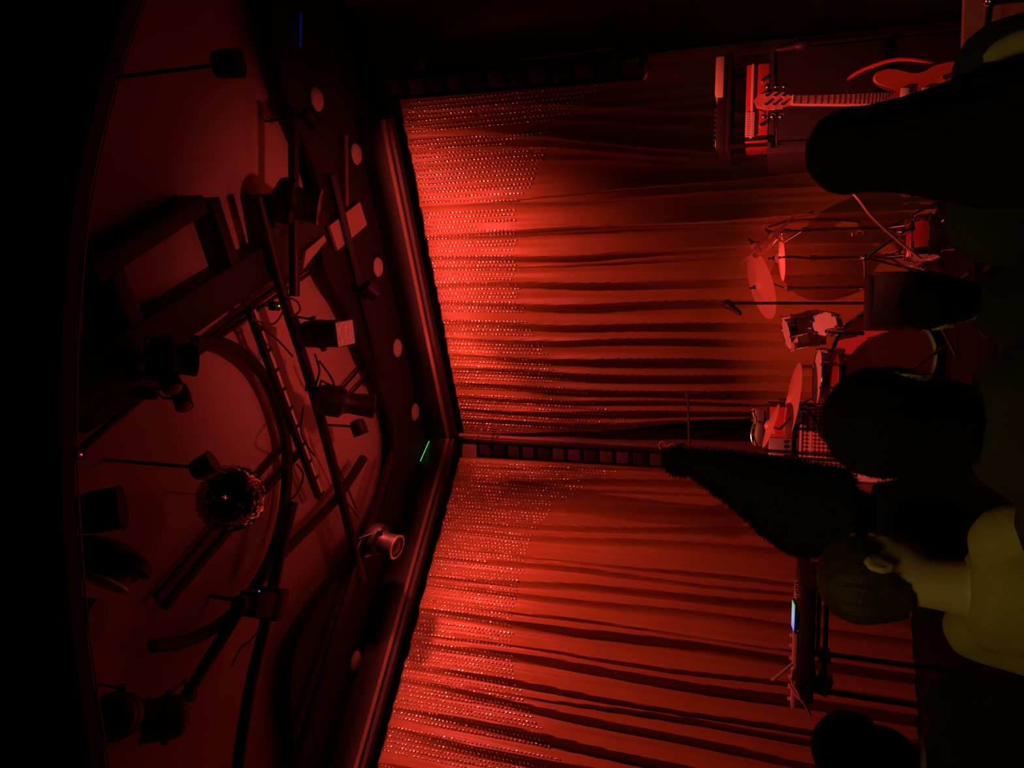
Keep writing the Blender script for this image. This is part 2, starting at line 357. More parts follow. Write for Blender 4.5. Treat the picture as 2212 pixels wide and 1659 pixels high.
# ------------------------------------------------------------------ curtains
def lut(T):
    T = sorted(T)
    def f(a):
        if a <= T[0][0]: return T[0][1]
        for (a0, b0), (a1, b1) in zip(T, T[1:]):
            if a <= a1: return b0 + (b1 - b0) * (a - a0) / max(1e-6, a1 - a0)
        return T[-1][1]
    return f
def build_curtain(side, ridges, hem, edge, L, seed, label):
    rnd = random.Random(seed)
    RG = []
    for (x1, y1, x2, y2, amp, wd) in ridges:
        s1, z1 = on_wall(side, x1, y1); s2, z2 = on_wall(side, x2, y2)
        k = (s2 - s1) / (z2 - z1)
        RG.append((s1, z1, k, amp, wd, rnd.uniform(0, 9)))
    hemf = lut([on_wall(side, x, y) for x, y in hem])
    edgef = lut([(z, s) for s, z in [on_wall(side, x, y) for x, y in edge]])
    flip = 1 if side == 'R' else -1
    def disp(s, z):
        g = 0.30 + 0.95 * min(1, max(0, (ZC - z) / 1.1)) ** 0.8
        d = 0.0
        for (s1, z1, k, amp, wd, ph) in RG:
            zz = max(z, 1.6)
            kk = k * (zz - z1) if zz < z1 else k * (zz - z1) * 0.6
            c = s1 + kk + 0.010 * math.sin(zz * 3.1 + ph)
            u = (s - c) * flip            # >0 to the viewer's right
            if u >= 0: q = math.exp(-(u / (wd * 0.55)) ** 1.15)
            else: q = math.exp(-(-u / (wd * 0.22)) ** 1.25)
            d = max(d, amp * q) + 0.12 * min(d, amp * q)
        d = d * g
        d += 0.007 * g * noise.noise(Vector((s * 9, z * 1.1, seed))) + 0.0035 * noise.noise(Vector((s * 30, z * 1.6, seed + 3)))
        d += 0.0018 * math.sin(s * 2 * PI / 0.062 + 2.0 * noise.noise(Vector((s * 3, z * .5, 1)))) * (0.35 + 0.65 * g)
        return d
    ns = int(L / 0.009); nz = 110
    zs = [ZC - (ZC - ZST - 0.01) * i / nz for i in range(nz + 1)]
    vs = []
    for z in zs:
        s0 = edgef(z)
        for i in range(ns + 1):
            s = s0 + (L - s0) * i / ns
            vs.append(wallpt(side, s, z, disp(s, z)))
    fs = [(j * (ns + 1) + i, j * (ns + 1) + i + 1, (j + 1) * (ns + 1) + i + 1, (j + 1) * (ns + 1) + i) for j in range(nz) for i in range(ns)]
    th = thing('stage_curtain', wallpt(side, L / 2, ZST), label, 'curtain', 'sequinned stage curtains', world=True)
    b = MB(); b.add(vs, fs); o = part('drape', b, M_curt, th)
    if len(o.data.polygons): pass
    # sequins
    nrm = nR if side == 'R' else nL; dd = dR if side == 'R' else dL
    q = MB(); pitch = 0.0305; row = 0.0285; cols = int(L / pitch)
    gap = set()
    for c in range(cols):
        s = 0.02 + (c + 0.5) * pitch + rnd.uniform(-.004, .004)
        hz = hemf(s) + rnd.uniform(-.012, .012)
        if rnd.random() < 0.06: hz += rnd.uniform(0.05, 0.3)
        if rnd.random() < 0.05: continue
        off = 0.5 * row * (c % 2)
        k = 0
        while True:
            z = ZC - 0.02 - off - k * row; k += 1
            if z < hz: break
            if s < edgef(z) + 0.015: continue
            if rnd.random() < 0.012: continue
            e = 0.01
            tx = (wallpt(side, s + e, z, disp(s + e, z)) - wallpt(side, s - e, z, disp(s - e, z))).normalized()
            tz = (wallpt(side, s, z + e, disp(s, z + e)) - wallpt(side, s, z - e, disp(s, z - e))).normalized()
            nn = tx.cross(tz); nn = nn if nn.dot(nrm) > 0 else -nn
            nn.normalize()
            p = wallpt(side, s, z, disp(s, z)) + nn * 0.005
            nn = (nn + ZUP * .15 + tx * rnd.gauss(0, .13) + tz * rnd.gauss(0, .13)).normalized()
            ax = (tz + tx * 0.35 * flip - nn * nn.dot(tz + tx * 0.35 * flip)).normalized(); ay = nn.cross(ax)
            a, bb = 0.0112, 0.0068
            ring = [p + ax * a * math.cos(t * PI / 3) + ay * bb * math.sin(t * PI / 3) for t in range(6)]
            inn = [p + nn * 0.0022 + ax * a * .5 * math.cos(t * PI / 3) + ay * bb * .5 * math.sin(t * PI / 3) for t in range(6)]
            q.add(ring + inn, [(0, 1, 7, 6), (1, 2, 8, 7), (2, 3, 9, 8), (3, 4, 10, 9), (4, 5, 11, 10), (5, 0, 6, 11), (6, 7, 8, 9, 10, 11)])
    o = part('sequins', q, M_seq, th, smooth=False, label='glinting silver sequins scattered in rows over the top', kind='stuff')
    return th, disp
RR = [  # x1,y1 -> x2,y2, amplitude, width
    (1200, 228, 1500, 236, .03, .10), (1200, 262, 1450, 270, .03, .10),
    (1200, 288, 1600, 330, .07, .16), (1200, 316, 1500, 333, .06, .14), (1200, 345, 1450, 352, .025, .10),
    (1290, 410, 1500, 388, .06, .11), (1200, 428, 1450, 415, .05, .14), (1200, 488, 1600, 462, .065, .13),
    (1200, 498, 1450, 487, .03, .08), (1200, 543, 1600, 524, .06, .13), (1200, 568, 1400, 558, .03, .08),
    (1200, 604, 1650, 588, .06, .12), (1200, 648, 1650, 640, .055, .12), (1200, 692, 1650, 690, .055, .11),
    (1200, 728, 1600, 726, .045, .09), (1200, 766, 1600, 768, .055, .10), (1220, 798, 1600, 804, .045, .09),
    (1250, 833, 1600, 838, .045, .08), (1250, 860, 1550, 864, .035, .07), (1300, 884, 1600, 880, .04, .07), (1300, 908, 1600, 902, .03, .06)]
hemR = [(1400, 932), (1345, 900), (1300, 870), (1260, 840), (1205, 800), (1185, 760), (1145, 700), (1130, 660), (1115, 600), (1118, 480), (1115, 440), (1150, 400), (1175, 330), (1195, 290), (1240, 235), (1300, 185), (1330, 130)]
edgeR = [(1010, 938), (1300, 932), (1370, 926), (1450, 915), (1530, 905), (1650, 895)]
build_curtain('R', RR, hemR, edgeR, on_wall('R', 1000, 158)[0], 11, 'long pleated red-lit curtain on the wall behind the drum kit')
LL = [
    (1040, 1008, 1450, 1020, .03, .07), (1008, 1043, 1450, 1047, .06, .10), (1100, 1062, 1450, 1068, .03, .06),
    (1060, 1097, 1500, 1105, .065, .13), (1168, 1141, 1570, 1148, .06, .12), (1153, 1159, 1660, 1188, .045, .09),
    (1131, 1206, 1700, 1266, .06, .10), (1124, 1221, 1700, 1287, .06, .11), (1117, 1260, 1700, 1305, .06, .13),
    (1117, 1282, 1616, 1340, .04, .09), (1110, 1327, 1700, 1408, .055, .08), (1110, 1343, 1700, 1423, .065, .12),
    (1110, 1400, 1700, 1481, .055, .10), (1110, 1417, 1700, 1508, .06, .12), (1120, 1477, 1700, 1577, .065, .12),
    (1140, 1506, 1620, 1578, .045, .09), (1140, 1521, 1500, 1600, .05, .12), (1100, 1575, 1500, 1658, .06, .12),
    (1100, 1625, 1400, 1690, .05, .12), (1050, 1690, 1300, 1740, .06, .12), (1000, 1760, 1300, 1820, .05, .12)]
hemL = [(1335, 992), (1340, 1020), (1265, 1050), (1210, 1090), (1190, 1110), (1165, 1140), (1145, 1170), (1132, 1240), (1110, 1300), (1105, 1380), (1110, 1440), (1120, 1480), (1140, 1520), (1160, 1560), (1180, 1600), (1225, 1650), (1300, 1720)]
edgeL = [(1010, 990), (1450, 1015), (1700, 1040)]
build_curtain('L', LL, hemL, edgeL, 3.7, 23, 'pleated red-lit curtain on the left wall beside the keyboard')

# flat corner boards between the two curtains
b = MB(); b.box(C0 + Vector((0.0, 0.02, (ZC + ZST) / 2 + .02)), 0.34, 0.05, ZC - ZST + 0.05)
struct('trim_10', b, M_board)
b = MB(); b.tube([C0 + Vector((.03, -.07, ZST)), C0 + Vector((.03, -.07, 4.28))], 0.018, 10); struct('trim_11', b, M_board)
# ------------------------------------------------------------------ LED battens
def batten(p_top, p_bot, facing, label, cells):
    ax = (p_bot - p_top); L = ax.length; ax.normalize()
    f = Vector(facing); f = (f - ax * f.dot(ax)).normalized(); sd = ax.cross(f)
    th = thing('light_batten', p_bot, label, 'stage light', 'upright battens of twelve lamp cells', world=True)
    rot = Matrix((sd, f, -ax)).transposed()
    W = 0.12
    b = MB(); b.box((p_top + p_bot) / 2, W, 0.08, L, rot, 0.006)
    b.box((p_top + p_bot) / 2 + f * 0.048 + sd * (W / 2 - .004), 0.008, 0.03, L, rot); b.box((p_top + p_bot) / 2 + f * 0.048 - sd * (W / 2 - .004), 0.008, 0.03, L, rot)
    for i in range(13): b.box(p_top + ax * (L * i / 12) + f * 0.045, W, 0.022, 0.012, rot)
    part('housing', b, M_blackm, th)
    for i in range(12):
        c = p_top + ax * (L * (i + 0.5) / 12) + f * 0.043
        q = MB(); q.box(c, W - 0.03, 0.016, L / 12 - 0.028, rot, 0.006)
        o = part('lens', q, cells[i % len(cells)], th)
    for t in (0.02, 0.98):
        c = p_top + ax * L * t - f * 0.06
        q = MB(); q.box(c, 0.05, 0.07, 0.03, rot); part('bracket', q, M_blackm, th)
    return th, rot
t1, _ = batten(PY(1038, 968, 5.45), PY(1440, 990, 5.3), (-.1, -1, -.1), 'upright twelve-cell lamp batten hung in the corner between the curtains', [M_purple, M_dark, M_green])
t2, _ = batten(PY(848, 186, 3.95), PY(1396, 136, 3.8), (-.85, -1, -.1), 'upright twelve-cell lamp batten at the right end of the curtains', [M_dark, M_purple, M_dark, M_green])
# cables knotted on the corner batten
a = PY(1065, 916, 5.42); b = MB()
b.tube(curve_pts([PY(1025, 950, 5.5), PY(1045, 928, 5.45), a, PY(1068, 930, 5.42), PY(1062, 950, 5.45)], 8), .006, 6)
b.tube(curve_pts([a, PY(1075, 925, 5.42), PY(1078, 938, 5.42), PY(1070, 948, 5.45)], 8), .006, 6)
single('tied_cable', b, M_rcable, 'short looped cable tied above the corner lamp batten', 'cable', base=a)
a = PY(1432, 955, 5.3); b = MB()
b.tube(curve_pts([PY(1428, 975, 5.3), PY(1425, 960, 5.3), a, PY(1440, 965, 5.3), PY(1455, 960, 5.3), PY(1462, 975, 5.3), PY(1458, 985, 5.3)], 8), .009, 7)
single('tied_cable', b, M_rcable, 'looped cable hanging at the lower end of the corner lamp batten', 'cable', base=a)
a = PY(1395, 165, 3.7); b = MB()
b.tube(curve_pts([PY(1392, 105, 3.8), PY(1394, 140, 3.75), a, PY(1400, 155, 3.7), PY(1392, 172, 3.7)], 8), .006, 6)
single('tied_cable', b, M_rcable, 'cable end dangling from the foot of the right lamp batten', 'cable', base=a)
# wall rail of the right batten that catches the light
b = MB(); b.tube([PY(878, 168, 3.95), PY(1130, 128, 3.88), PY(1330, 103, 3.82)], .006, 8)
single('batten_rail', b, M_rcable, 'thin light-coloured rail running along the right lamp batten', 'rail')
# dark-red side wall beyond the right batten with black screen above
b = MB(); b.bar(wallpt('R', 3.3, 3.2, 0.06), wallpt('R', 5.0, 3.2, 0.06), .03, 2.4)
struct('trim_12', b, M_wall)

# ------------------------------------------------------------------ recessed downlights in the soffit
DL = [(683, 215, 'downlight in the dark soffit nearest the right end'), (768, 333, 'second downlight from the right end, beside the hanging strip'),
      (815, 577, 'downlight with a bright edge above the middle of the right curtain'), (857, 752, 'downlight between the tubular lamps and the right curtain'),
      (895, 890, 'downlight just right of the corner, beside the fat spotlight'), (893, 1070, 'downlight just left of the corner'), (766, 1427, 'downlight alone at the far left of the soffit')]
proto = None
for i, (x, y, lab) in enumerate(DL):
    p = PZ(x, y, ZSOF)
    if proto is None:
        proto = thing('recessed_downlight', p, 'round frosted ' + lab, 'ceiling light', 'round downlights in the soffit')
        q = MB(); q.lathe([(.082, 0), (.090, -.004), (.084, -.012), (.074, -.012), (.070, 0), (.082, 0)], n=32, cap=False); part('trim_ring', q, M_black, proto)
        q = MB(); q.lathe([(.072, -.002), (.066, -.012), (.050, -.020), (.025, -.024), (.0, -.025)], n=32); part('lens', q, M_lens, proto)
        t = proto
    else:
        t = copy_tree(proto); t.location = p; t['label'] = 'round frosted ' + lab

# ------------------------------------------------------------------ ceiling beams and pipes
def beam(a, b_, wd, ht, lab, mt=M_black, name='ceiling_beam'):
    q = MB(); q.bar(a, b_, wd, ht, bev=0.004); return single(name, q, mt, lab, 'beam', base=(a + b_) / 2)
zb = 4.56
beam(PZ(700, 478, zb), PZ(120, 850, zb), .20, .15, 'long dark ceiling beam slanting past the square panels', name='ceiling_beam')
beam(PZ(440, 430, zb), PZ(512, 650, zb), .07, .14, 'short dark cross beam between the two lit ceiling bays')
beam(PZ(215, 560, zb), PZ(290, 745, zb), .09, .14, 'short dark cross beam at the outer end of the lit bays')
beam(PZ(560, 420, zb), PZ(585, 590, zb), .12, .14, 'cross beam beside the upper end of the black pipe')
beam(PZ(150, 905, 4.59), PZ(330, 790, 4.59), .14, .14, 'outer ceiling beam close to the arch')
beam(PZ(420, 440, zb), PZ(180, 590, zb), .09, .14, 'dark beam closing the lit bays on the right')
def pipe(pts, r, lab, mt=M_blackm, name='pipe', cat='pipe', n=12, sm=12):
    q = MB(); P = curve_pts(pts, sm) if len(pts) > 2 else pts; q.tube(P, r, n); return single(name, q, mt, lab, cat)
zt = 4.45
pipe([PZ(556, 425, zt), PZ(612, 640, zt), PZ(672, 830, zt), PZ(740, 1085, zt), PZ(782, 1255, zt)], .032, 'long black lighting pipe that carries the stage lamps', name='lighting_pipe', sm=4)
pipe([PZ(785, 990, 4.5), PZ(720, 1085, 4.5), PZ(612, 1195, 4.5), PZ(530, 1300, 4.5), PZ(398, 1510, 4.5)], .032, 'black cross pipe running under the long lighting pipe', name='lighting_pipe', sm=4)
pipe([PZ(632, 1085, 4.4), PZ(606, 1190, 4.4), PZ(575, 1340, 4.4), PZ(538, 1500, 4.4), PZ(508, 1700, 4.4)], .034, 'black pipe running off the bottom of the picture past the projector', name='lighting_pipe', sm=4)
pipe([PZ(420, 738, 4.55), PZ(490, 745, 4.55), PZ(552, 790, 4.55), PZ(592, 860, 4.55), PZ(618, 960, 4.55), PZ(616, 1080, 4.55), PZ(590, 1190, 4.55), PZ(545, 1275, 4.55), PZ(480, 1345, 4.55), PZ(400, 1385, 4.55), PZ(330, 1395, 4.55)], .033, 'black curved hoop bent around the mirror ball', name='curved_hoop', cat='pipe')
pipe([PZ(620, 955, 4.59), PZ(470, 1130, 4.59), PZ(335, 1290, 4.59)], .016, 'thinner of two parallel ceiling pipes behind the mirror ball', name='conduit')
pipe([PZ(648, 975, 4.59), PZ(490, 1150, 4.59), PZ(355, 1310, 4.59)], .026, 'thicker of two parallel ceiling pipes behind the mirror ball', name='conduit')
pipe([PZ(706, 545, 4.57), PZ(525, 675, 4.57), PZ(180, 965, 4.57)], .018, 'thin conduit along the ceiling beside the slanting beam', name='conduit')
pipe([PZ(690, 575, 4.57), PZ(520, 695, 4.57), PZ(300, 865, 4.57)], .012, 'thin twin conduit nearest the ladder rail', name='conduit')
pipe([PZ(722, 860, 4.59), PZ(800, 770, 4.59)], .010, 'thin pipe behind the fat spotlight', name='conduit')
pipe([PZ(740, 870, 4.59), PZ(806, 800, 4.59)], .010, 'short thin pipe beside the fat spotlight', name='conduit')
# ladder rail: dark rail with pale slats
A, B = PZ(538, 672, 4.5), PZ(688, 1074, 4.5)
th = thing('ladder_rail', A, 'slim rail with pale segments hanging between hoop and lighting pipe', 'rail', world=True)
q = MB(); q.bar(A, B, .028, .04); part('rail', q, M_blackm, th)
d = (B - A); L = d.length; dn = d.normalized(); sd = Vector((dn.y, -dn.x, 0)).normalized()
if sd.y < 0: sd = -sd
for k in range(10):
    a = A + dn * (L * (k + 0.08) / 10 + .0) + sd * .034 + Vector((0, 0, 0)); b2 = a + dn * (L / 10 * 0.84)
    q = MB(); q.bar(a, b2, .026, .02, bev=.003); part('segment', q, M_white, th)
q = MB()
for k in range(11): 
    a = A + dn * (L * k / 10); q.bar(a - sd * .01, a + sd * .055, .014, .03)
part('crossbar', q, M_blackm, th)
# vertical hanger pipe
pipe([PZ(633, 235, 4.4), PZ(636, 640, 4.4)], .03, 'black pipe crossing the lighting pipe near the square panels', name='lighting_pipe')
pipe([PZ(746, 292, 4.46), PZ(748, 445, 4.46)], .016, 'brownish strip fixed under the soffit beside a downlight', M_rail, name='timber_strip', cat='strip')
# square panels hanging beside the beam
for (q4, lab) in [([(709, 488), (775, 436), (790, 486), (727, 541)], 'square pale panel under the soffit at the end of the beam'), ([(652, 582), (658, 542), (698, 508), (702, 520)], 'narrow pale panel between the beam and the square panel')]:
    b = MB(); P = [PZ(x, y, 4.47) for x, y in q4]; b.prism([(p.x, p.y) for p in P], 4.46, 4.48)
    single('ceiling_panel', b, M_ceil, lab, 'panel', group='pale panels beside the beam', smooth=False)

# cables looping around the lighting pipe
def cable(P, r, lab, mt=M_cable, name='hanging_cable'):
    return pipe(P, r, lab, mt, name, 'cable', 6, 8)
cable([PZ(612, 640, 4.4), PZ(640, 650, 4.38), PZ(648, 670, 4.36), PZ(632, 690, 4.38), PZ(650, 720, 4.4)], .006, 'cable looped on the lighting pipe above the short spotlight')
cable([PZ(545, 690, 4.45), PZ(590, 700, 4.4), PZ(612, 672, 4.4)], .006, 'cable looping from the rail end to the pipe')
cable([PZ(556, 700, 4.45), PZ(600, 735, 4.4), PZ(632, 770, 4.4)], .006, 'cable sagging beside the rail with pale segments')
cable([PZ(680, 765, 4.4), PZ(690, 800, 4.35), PZ(682, 830, 4.4)], .007, 'cable between the short and the fat spotlight')
cable([PZ(690, 780, 4.42), PZ(715, 815, 4.38), PZ(722, 835, 4.4)], .007, 'second cable entering the fat spotlight')
cable([PZ(640, 1002, 4.42), PZ(655, 1025, 4.38), PZ(645, 1060, 4.4), PZ(622, 1085, 4.44)], .006, 'cable drooping from the rail to the hoop')
cable([PZ(700, 940, 4.5), PZ(740, 1030, 4.5), PZ(770, 1100, 4.5)], .006, 'thin cable running beside the lighting pipe to the soffit')
cable([PZ(690, 900, 4.5), PZ(725, 990, 4.48), PZ(736, 1060, 4.46), PZ(775, 1120, 4.5)], .005, 'thin cable crossing the lit ceiling below the fat spotlight')
cable([PZ(655, 880, 4.4), PZ(650, 930, 4.3), PZ(662, 960, 4.35), PZ(680, 985, 4.4)], .006, 'cable bundle hanging in the rail behind the fat spotlight')
cable([PZ(560, 1360, 4.4), PZ(540, 1385, 4.38), PZ(520, 1400, 4.42), PZ(500, 1440, 4.45)], .005, 'thin cable trailing from the projector')
cable([PZ(780, 1250, 4.45), PZ(772, 1190, 4.4), PZ(790, 1150, 4.42)], .006, 'cable end on the lamp at the end of the lighting pipe')

# ------------------------------------------------------------------ stage lamps
def lamp(c, front, L, r, label, kind='can', lens=M_lens, yaxis=None, hang=None):
    """c rear centre, front = vector pointing to front end"""
    f = (front - c); L = f.length; f.normalize()
    th = thing('stage_lamp', c, label, 'stage light', world=True)
    b = MB()
    if kind == 'can':
        b.lathe([(r * .4, -0.02), (r * .8, 0), (r * .95, L * .1), (r, L * .15), (r, L), (r * .93, L), (r * .93, L * .9)], c, f, 28)
        b.lathe([(r * 1.06, L * .45), (r * 1.06, L * .5)], c, f, 28)
        part('housing', b, M_blackm, th)
    else:
        b.lathe([(r * .5, -0.03), (r * 1.15, 0), (r * 1.3, L * .12), (r * 1.3, L * .38), (r * .95, L * .45), (r * .85, L * .55), (r * .92, L * .8), (r * 1.0, L), (r * .88, L), (r * .85, L * .93)], c, f, 32)
        part('housing', b, M_blackm, th)
        b = MB(); b.lathe([(r * 1.0, L - .006), (r * 1.03, L + .002), (r * .84, L + .004), (r * .82, L - .01), (r * 1.0, L - .006)], c, f, 32, cap=False); part('lens_rim', b, M_steel, th)
    b = MB()
    rr = r * (.93 if kind == 'can' else .82)
    b.lathe([(rr, L * .93), (rr * .8, L * .93 + .014), (rr * .45, L * .93 + .022), (0, L * .93 + .026)], c, f, 28); part('lens', b, lens, th)
    # yoke and clamp
    if hang is None: hang = c + f * L * .4 + Vector((0, 0, .18))
    mid = c + f * L * .4; ax = f.cross((hang - mid).normalized()).normalized(); hv = (hang - mid)
    q = MB(); q.tube([mid + ax * r * 1.15, mid + ax * r * 1.15 + hv * .75, mid - ax * r * 1.15 + hv * .75, mid - ax * r * 1.15], .008, 6); yk = part('yoke', q, M_blackm, th)
    q = MB(); q.tube([mid + hv * .75, hang], .018, 8); q.box(hang, .06, .05, .06, bev=.005); part('clamp', q, M_blackm, th)
    for s_ in (1, -1):
        q = MB(); q.tube([mid + ax * r * s_, mid + ax * (r * 1.35) * s_], .018, 10); part('knob', q, M_blackm, th).parent = yk
    return th
# short tubular lamp with a gel frame
c = PZ(655, 722, 4.36); fr = PZ(738, 720, 4.08)
f_ = (fr - c).normalized(); 
t = lamp(c, fr, 0, .078, 'short black tubular lamp with a square glittering gel on its end', hang=PZ(640, 712, 4.46), lens=M_gel)
x_ = f_.cross(Vector((0.2, .3, 1))).normalized(); y_ = f_.cross(x_)
ctr = fr + f_ * .02; b = MB(); a_ = .1
P4 = [ctr + x_ * a_ + y_ * a_ * .1, ctr + y_ * a_, ctr - x_ * a_ - y_ * .1 * a_, ctr - y_ * a_]
b.add(P4 + [p + f_ * .008 for p in P4], [(0, 1, 2, 3), (4, 7, 6, 5), (0, 4, 5, 1), (1, 5, 6, 2), (2, 6, 7, 3), (3, 7, 4, 0)]); part('gel_frame', b, M_gel, t, smooth=False)
lamp(PZ(690, 862, 4.38), PZ(807, 878, 4.12), 0, .075, 'fat black spotlight with a pale ringed lens pointing at the corner', 'spot', M_glass, hang=PZ(672, 835, 4.46))
lamp(PZ(800, 1160, 4.42), PZ(858, 1182, 4.2), 0, .085, 'black lamp with a dark glass lens on the end of the lighting pipe', 'spot', M_glass, hang=PZ(765, 1190, 4.47))
lamp(PZ(600, 430, 4.45), PZ(690, 448, 4.25), 0, .10, 'large dark round lamp at the upper end of the lighting pipe', 'spot', M_glass, hang=PZ(590, 480, 4.5))
lamp(PZ(398, 1545, 4.42), PZ(300, 1560, 4.55), 0, .10, 'barrel lamp with amber ends at the bottom of the picture', 'can', M_amber, hang=PZ(410, 1500, 4.52))
q = MB(); lamp(PZ(235, 1550, 4.44), PZ(262, 1545, 4.5), 0, .10, 'lamp with a reddish face nearest the arch', 'can', M_amber)
lamp(PZ(350, 790, 4.34), PZ(376, 842, 4.26), 0, .045, 'small lamp with an amber lens near the slanting beam', 'can', M_amber)
lamp(PZ(385, 835, 4.34), PZ(398, 878, 4.26), 0, .04, 'second small amber lamp below the slanting beam', 'can', M_amber)
lamp(PZ(255, 1190, 4.44), PZ(215, 1255, 4.45), 0, .13, 'wide black lamp beside the arch, uppermost of a pair', 'spot', M_glass)
lamp(PZ(330, 775, 4.34), PZ(420, 775, 4.24), 0, .08, 'black lamp hidden in shade under the slanting beam', 'spot', M_glass)
# housings of the red lamps; left, guitar, corner and side ones are added
for (L0, T0, lab) in [(KEY, (-0.30, 5.85, 3.85), 'small black lamp under the dark ceiling at the top of the right lamp batten'), (KEY2, (-2.2, 4.85, 3.7), 'small black added lamp on a thin hanger left of the fat spotlight'),
                      (DRM, (.12, 4.60, 1.45), 'black lamp just above the mirror ball pointing down at the drums'), (WNG, (1.25, 3.75, 1.75), 'small black lamp added near the arch to light the guitar'), (CRN, (-0.10, 5.70, 3.95), 'small black added lamp just under the soffit above the middle of the right curtain'), (KYS, (-1.15, 3.55, 1.62), 'black lamp beside the arch, lower of a pair, its beam on the keyboard added'), (SID, (1.33, 2.95, 1.35), 'small black lamp added at the right to light the side panel')]:
    d = (Vector(T0) - L0).normalized()
    th = thing('stage_lamp', L0, lab, 'stage light', world=True)
    k_ = 1.75 if (L0 - DRM).length < .01 or (L0 - KYS).length < .01 else 1.0
    b = MB(); b.lathe([(.02 * k_, -.16 * k_), (.045 * k_, -.15 * k_), (.052 * k_, -.12 * k_), (.052 * k_, -.06 * k_), (.055 * k_, -.055 * k_)], L0, d, 24); part('housing', b, M_blackm, th)
    b = MB(); q_ = L0 - d * .11 * k_; b.tube([q_ + Vector((0, 0, .04)), Vector((q_.x, q_.y, ZCEIL))], .008, 8); part('hanger', b, M_blackm, th)

p = Vector((.72, 4.9, ZST)); th = thing('added_uplight', p, 'small black floor lamp added behind the bass drum to brighten the ceiling', 'stage light')
q = MB(); q.lathe([(.09, 0), (.09, .03), (.075, .05), (.075, .085), (.068, .085), (.066, .06), (0, .06)], n=24); part('housing', q, M_blackm, th)
p = Vector((LIP.x, LIP.y, ZST)); th = thing('added_uplight', p, 'small black floor lamp added at the front edge of the stage to brighten the ceiling', 'stage light')
q = MB(); q.lathe([(.09, 0), (.09, .03), (.075, .05), (.075, .085), (.068, .085), (.066, .06), (0, .06)], n=24); part('housing', q, M_blackm, th)
# projector box
c = PZ(566, 1304, 4.3)
th = thing('projector', c, 'black boxy effects projector with a blue pilot light on the pipes', 'projector', world=True)
ax_ = (PZ(615, 1304, 4.3) - PZ(520, 1304, 4.3)).normalized(); sd_ = Vector((ax_.y, -ax_.x, 0)).normalized()
rot = Matrix((ax_, ax_.cross(ZUP) * -1, ZUP)).transposed()
b = MB(); b.box(c, .26, .13, .12, rot, .012); b.box(c + ax_ * .09, .10, .17, .14, rot, .012); part('housing', b, M_black, th)
b = MB(); b.lathe([(.04, 0), (.045, .08), (.03, .085), (0, .08)], c - ax_ * .12, -ax_, 20); part('lens_barrel', b, M_blackm, th)
q = MB(); q.ell(PZ(560, 1277, 4.24), .004, .004, .004, nu=10, nv=6); part('pilot_light', q, M_ledb, th, label='tiny blue pilot light')
q = MB(); q.tube([c + Vector((0, 0, .05)), Vector((c.x, c.y, ZCEIL))], .012, 8); part('hanger', q, M_blackm, th)
# small indicator lights on their boxes
def ledbox(p, m_, lab, sz=.05, r=.0045, cat='box'):
    th = thing('junction_box', p + Vector((0, 0, sz * .5)), lab, cat, world=True)
    b = MB(); b.box(p + Vector((0, .0, sz * .5 + .006)), sz, sz, sz, bev=.004); part('housing', b, M_black, th)
    q = MB(); q.ell(p, r, r, r, nu=10, nv=6); part('pilot_light', q, m_, th)
    q = MB(); q.tube([p + Vector((0, 0, sz)), Vector((p.x, p.y, ZCEIL))], .004, 6); part('hanger', q, M_blackm, th)
    return th
ledbox(PZ(603, 661, 4.4), M_ledg, 'small black box with a green light on the lighting pipe')
t = ledbox(PZ(814, 356, 4.44), M_ledg, 'tiny black box with green and red lights under the soffit')
q = MB(); q.ell(PZ(813, 350, 4.44), .004, .004, .004, nu=10, nv=6); part('pilot_light', q, M_ledr, t, label='tiny red pilot light')
ledbox(PZ(176, 982, 4.4), M_ledr, 'small black box with a red light beside the arch')
b = MB(); th = thing('light_sensor', PZ(917, 975, 4.46), 'slim black device with a thin green glowing line at the corner', 'device', world=True)
b.bar(PZ(908, 1000, 4.475), PZ(930, 948, 4.475), .03, .03); part('housing', b, M_black, th)
q = MB(); q.tube([PZ(908, 996, 4.455), PZ(927, 953, 4.455)], .0022, 6); part('light_strip', q, M_ledg, th, label='thin green glowing strip')
b = MB(); b.tube([PZ(650, 30, 4.4), PZ(649, 100, 4.4)], .006, 6); single('blue_tube', b, M_neon, 'faint blue glowing tube in the dark ceiling at the right', 'light')

# ------------------------------------------------------------------ mirror ball
c = PZ(499, 1076, 4.25); rb = 72 * (Vector(c - CAM).dot(_f)) / FPX
th = thing('mirror_ball', c, 'round mirrored disco ball hanging inside the curved hoop', 'mirror ball', world=True)
b = MB(); rows = 26
for i in range(rows):
    t0, t1_ = PI * i / rows + .012, PI * (i + 1) / rows - .012; k = max(4, int(2 * rows * math.sin((t0 + t1_) / 2)))
    for j in range(k):
        q0, q1 = 2 * PI * j / k + .01, 2 * PI * (j + 1) / k - .01
        jt = random.gauss(0, .006); jp = random.gauss(0, .006)
        P_ = [Vector((math.sin(t) * math.cos(q), math.sin(t) * math.sin(q), math.cos(t))) for t, q in ((t0 + 0, q0), (t1_, q0), (t1_, q1), (t0, q1))]
        P_ = [c + p * rb * (1 + jt * (1 if kk in (0, 1) else -1) + jp * (1 if kk in (1, 2) else -1)) for kk, p in enumerate(P_)]
        b.add(P_, [(0, 1, 2, 3)])
part('mirror_tiles', b, M_mirror, th, smooth=False)
b = MB(); b.ell(c, rb * .985, rb * .985, rb * .985); part('core', b, M_black, th)
b = MB(); b.lathe([(.04, rb * .96), (.04, rb * 1.06), (.015, rb * 1.1), (.0, rb * 1.12)], c, n=16); part('cap', b, M_blackm, th)
b = MB(); b.tube([c + Vector((0, 0, rb * 1.05)), Vector((c.x, c.y, ZCEIL))], .004, 6); part('chain', b, M_steel, th)

